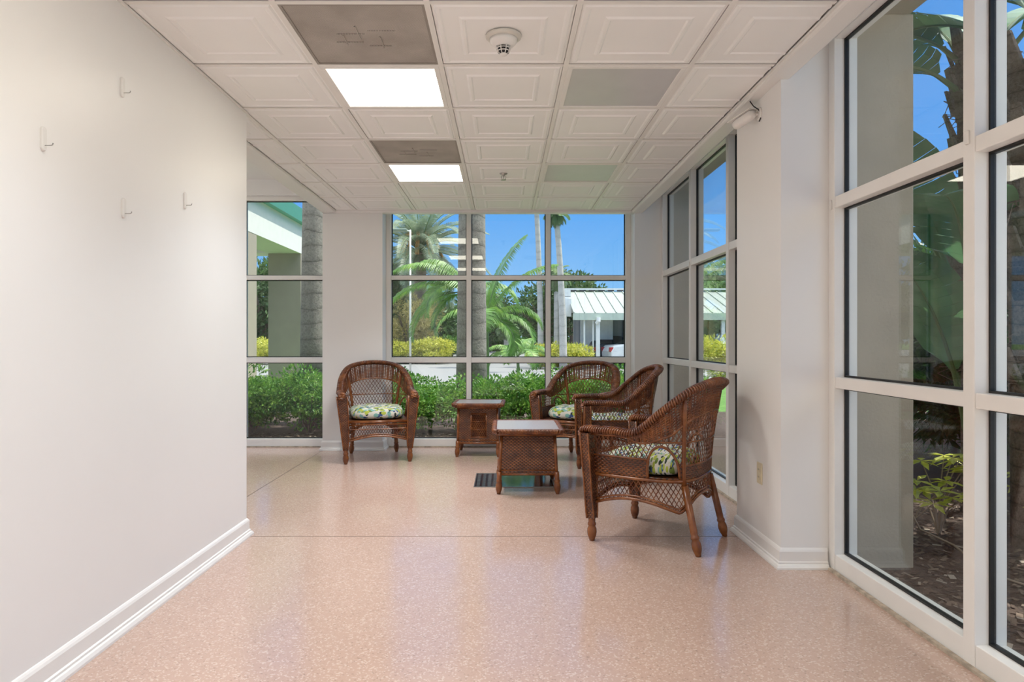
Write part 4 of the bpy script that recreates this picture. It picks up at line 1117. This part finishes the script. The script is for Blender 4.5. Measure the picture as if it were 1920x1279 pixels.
for i, (x, y) in enumerate(js):
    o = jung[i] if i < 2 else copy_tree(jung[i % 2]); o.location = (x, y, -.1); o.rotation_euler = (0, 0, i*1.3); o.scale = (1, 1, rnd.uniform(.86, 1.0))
def schef(label, x, y, h, seed, n=9):
    r = random.Random(seed); t = thing('young_plant', label, 'plant', (x, y, -.07)); lb, s = MB(), MB()
    for i in range(n):
        a = r.uniform(0, 6.28); hh = h*r.uniform(.45, 1); rr = h*.45*r.uniform(.3, 1); e = Vector((math.cos(a)*rr, math.sin(a)*rr, hh))
        s.tube([(0, 0, 0), (e.x*.3, e.y*.3, hh*.6), e], [.007, .005, .003], 5)
        for k in range(7):
            b_ = a+k*.9; d = Vector((math.cos(b_), math.sin(b_), -.15+r.uniform(-.3, .3))); leaf(lb, e, d, Vector((0, 0, 1)), .13*r.uniform(.7, 1.2), .045, .15)
    s.build('stems', M['twig'], t); lb.build('leaves', M['schef'], t, normals=False)
schef('young yellow-green plant on the mulch beside the tan pillar', 2.72, 4.20, .52, 1, 12)
schef('young yellow-green plant on the mulch at the right edge of the view', 3.22, 4.10, .48, 2)
schef('tiny pale-leaved sprout close to the base of the tan pillar', 2.42, 4.02, .36, 3, 5)
tag(MB().tube([(2.33, 3.95, .45), (2.36, 3.95, .2), (2.42, 3.9, .05), (2.48, 3.7, .02), (2.5, 3.45, -.05), (2.62, 3.2, -.06)], .006, 6).build('bare_vine', M['twig'], smooth=True), 'pale bare vine trailing over the mulch from the pillar', 'vine')
# bark chips and stones on the bed surface
b = MB(); r_ = random.Random(8)
for i in range(9000):
    x = r_.uniform(1.8, 4.2); y = r_.uniform(1.2, 5.2)
    if 1.7 < x < 2.25 and 3.55 < y < 4.1: continue
    a = r_.uniform(0, 6.28); l = r_.uniform(.008, .03); w_ = l*r_.uniform(.2, .5); d = Vector((math.cos(a), math.sin(a), r_.uniform(-.3, .3))); s_ = Vector((-d.y, d.x, r_.uniform(-.3, .3)))
    p = Vector((x, y, -.064+r_.uniform(0, .008))); b.quad(p-d*l-s_*w_, p+d*l-s_*w_, p+d*l+s_*w_, p-d*l+s_*w_)
def chip():
    m, t, bb = newmat('bark_chips'); g = N(t, 'ShaderNodeNewGeometry')
    c = ramp(t, g.outputs['Random Per Island'], [(0, (.04, .025, .02)), (.6, (.12, .08, .06)), (.9, (.22, .16, .12)), (1, (.42, .36, .30))]); L(t, c.outputs[0], bb.inputs['Base Color']); bb.inputs['Roughness'].default_value = .9; return m
M['chips'] = chip()
tag(b.build('bark_chips', M['chips'], normals=False), 'scattered bark chips covering the bed outside the right window', 'mulch', kind='stuff')
b = MB()
for i in range(5000):
    x = r_.uniform(-3.6, 1.8); y = r_.uniform(7.9, 8.7); a = r_.uniform(0, 6.28); l = r_.uniform(.008, .03); w_ = l*r_.uniform(.3, .7); d = Vector((math.cos(a), math.sin(a), r_.uniform(-.3, .3))); s_ = Vector((-d.y, d.x, .1))
    p = Vector((x, y, -.064+r_.uniform(0, .01))); b.quad(p-d*l-s_*w_, p+d*l-s_*w_, p+d*l+s_*w_, p-d*l+s_*w_)
tag(b.build('bark_chips', M['chips'], normals=False), 'pale bark chips on the ground below the far window', 'mulch', kind='stuff')
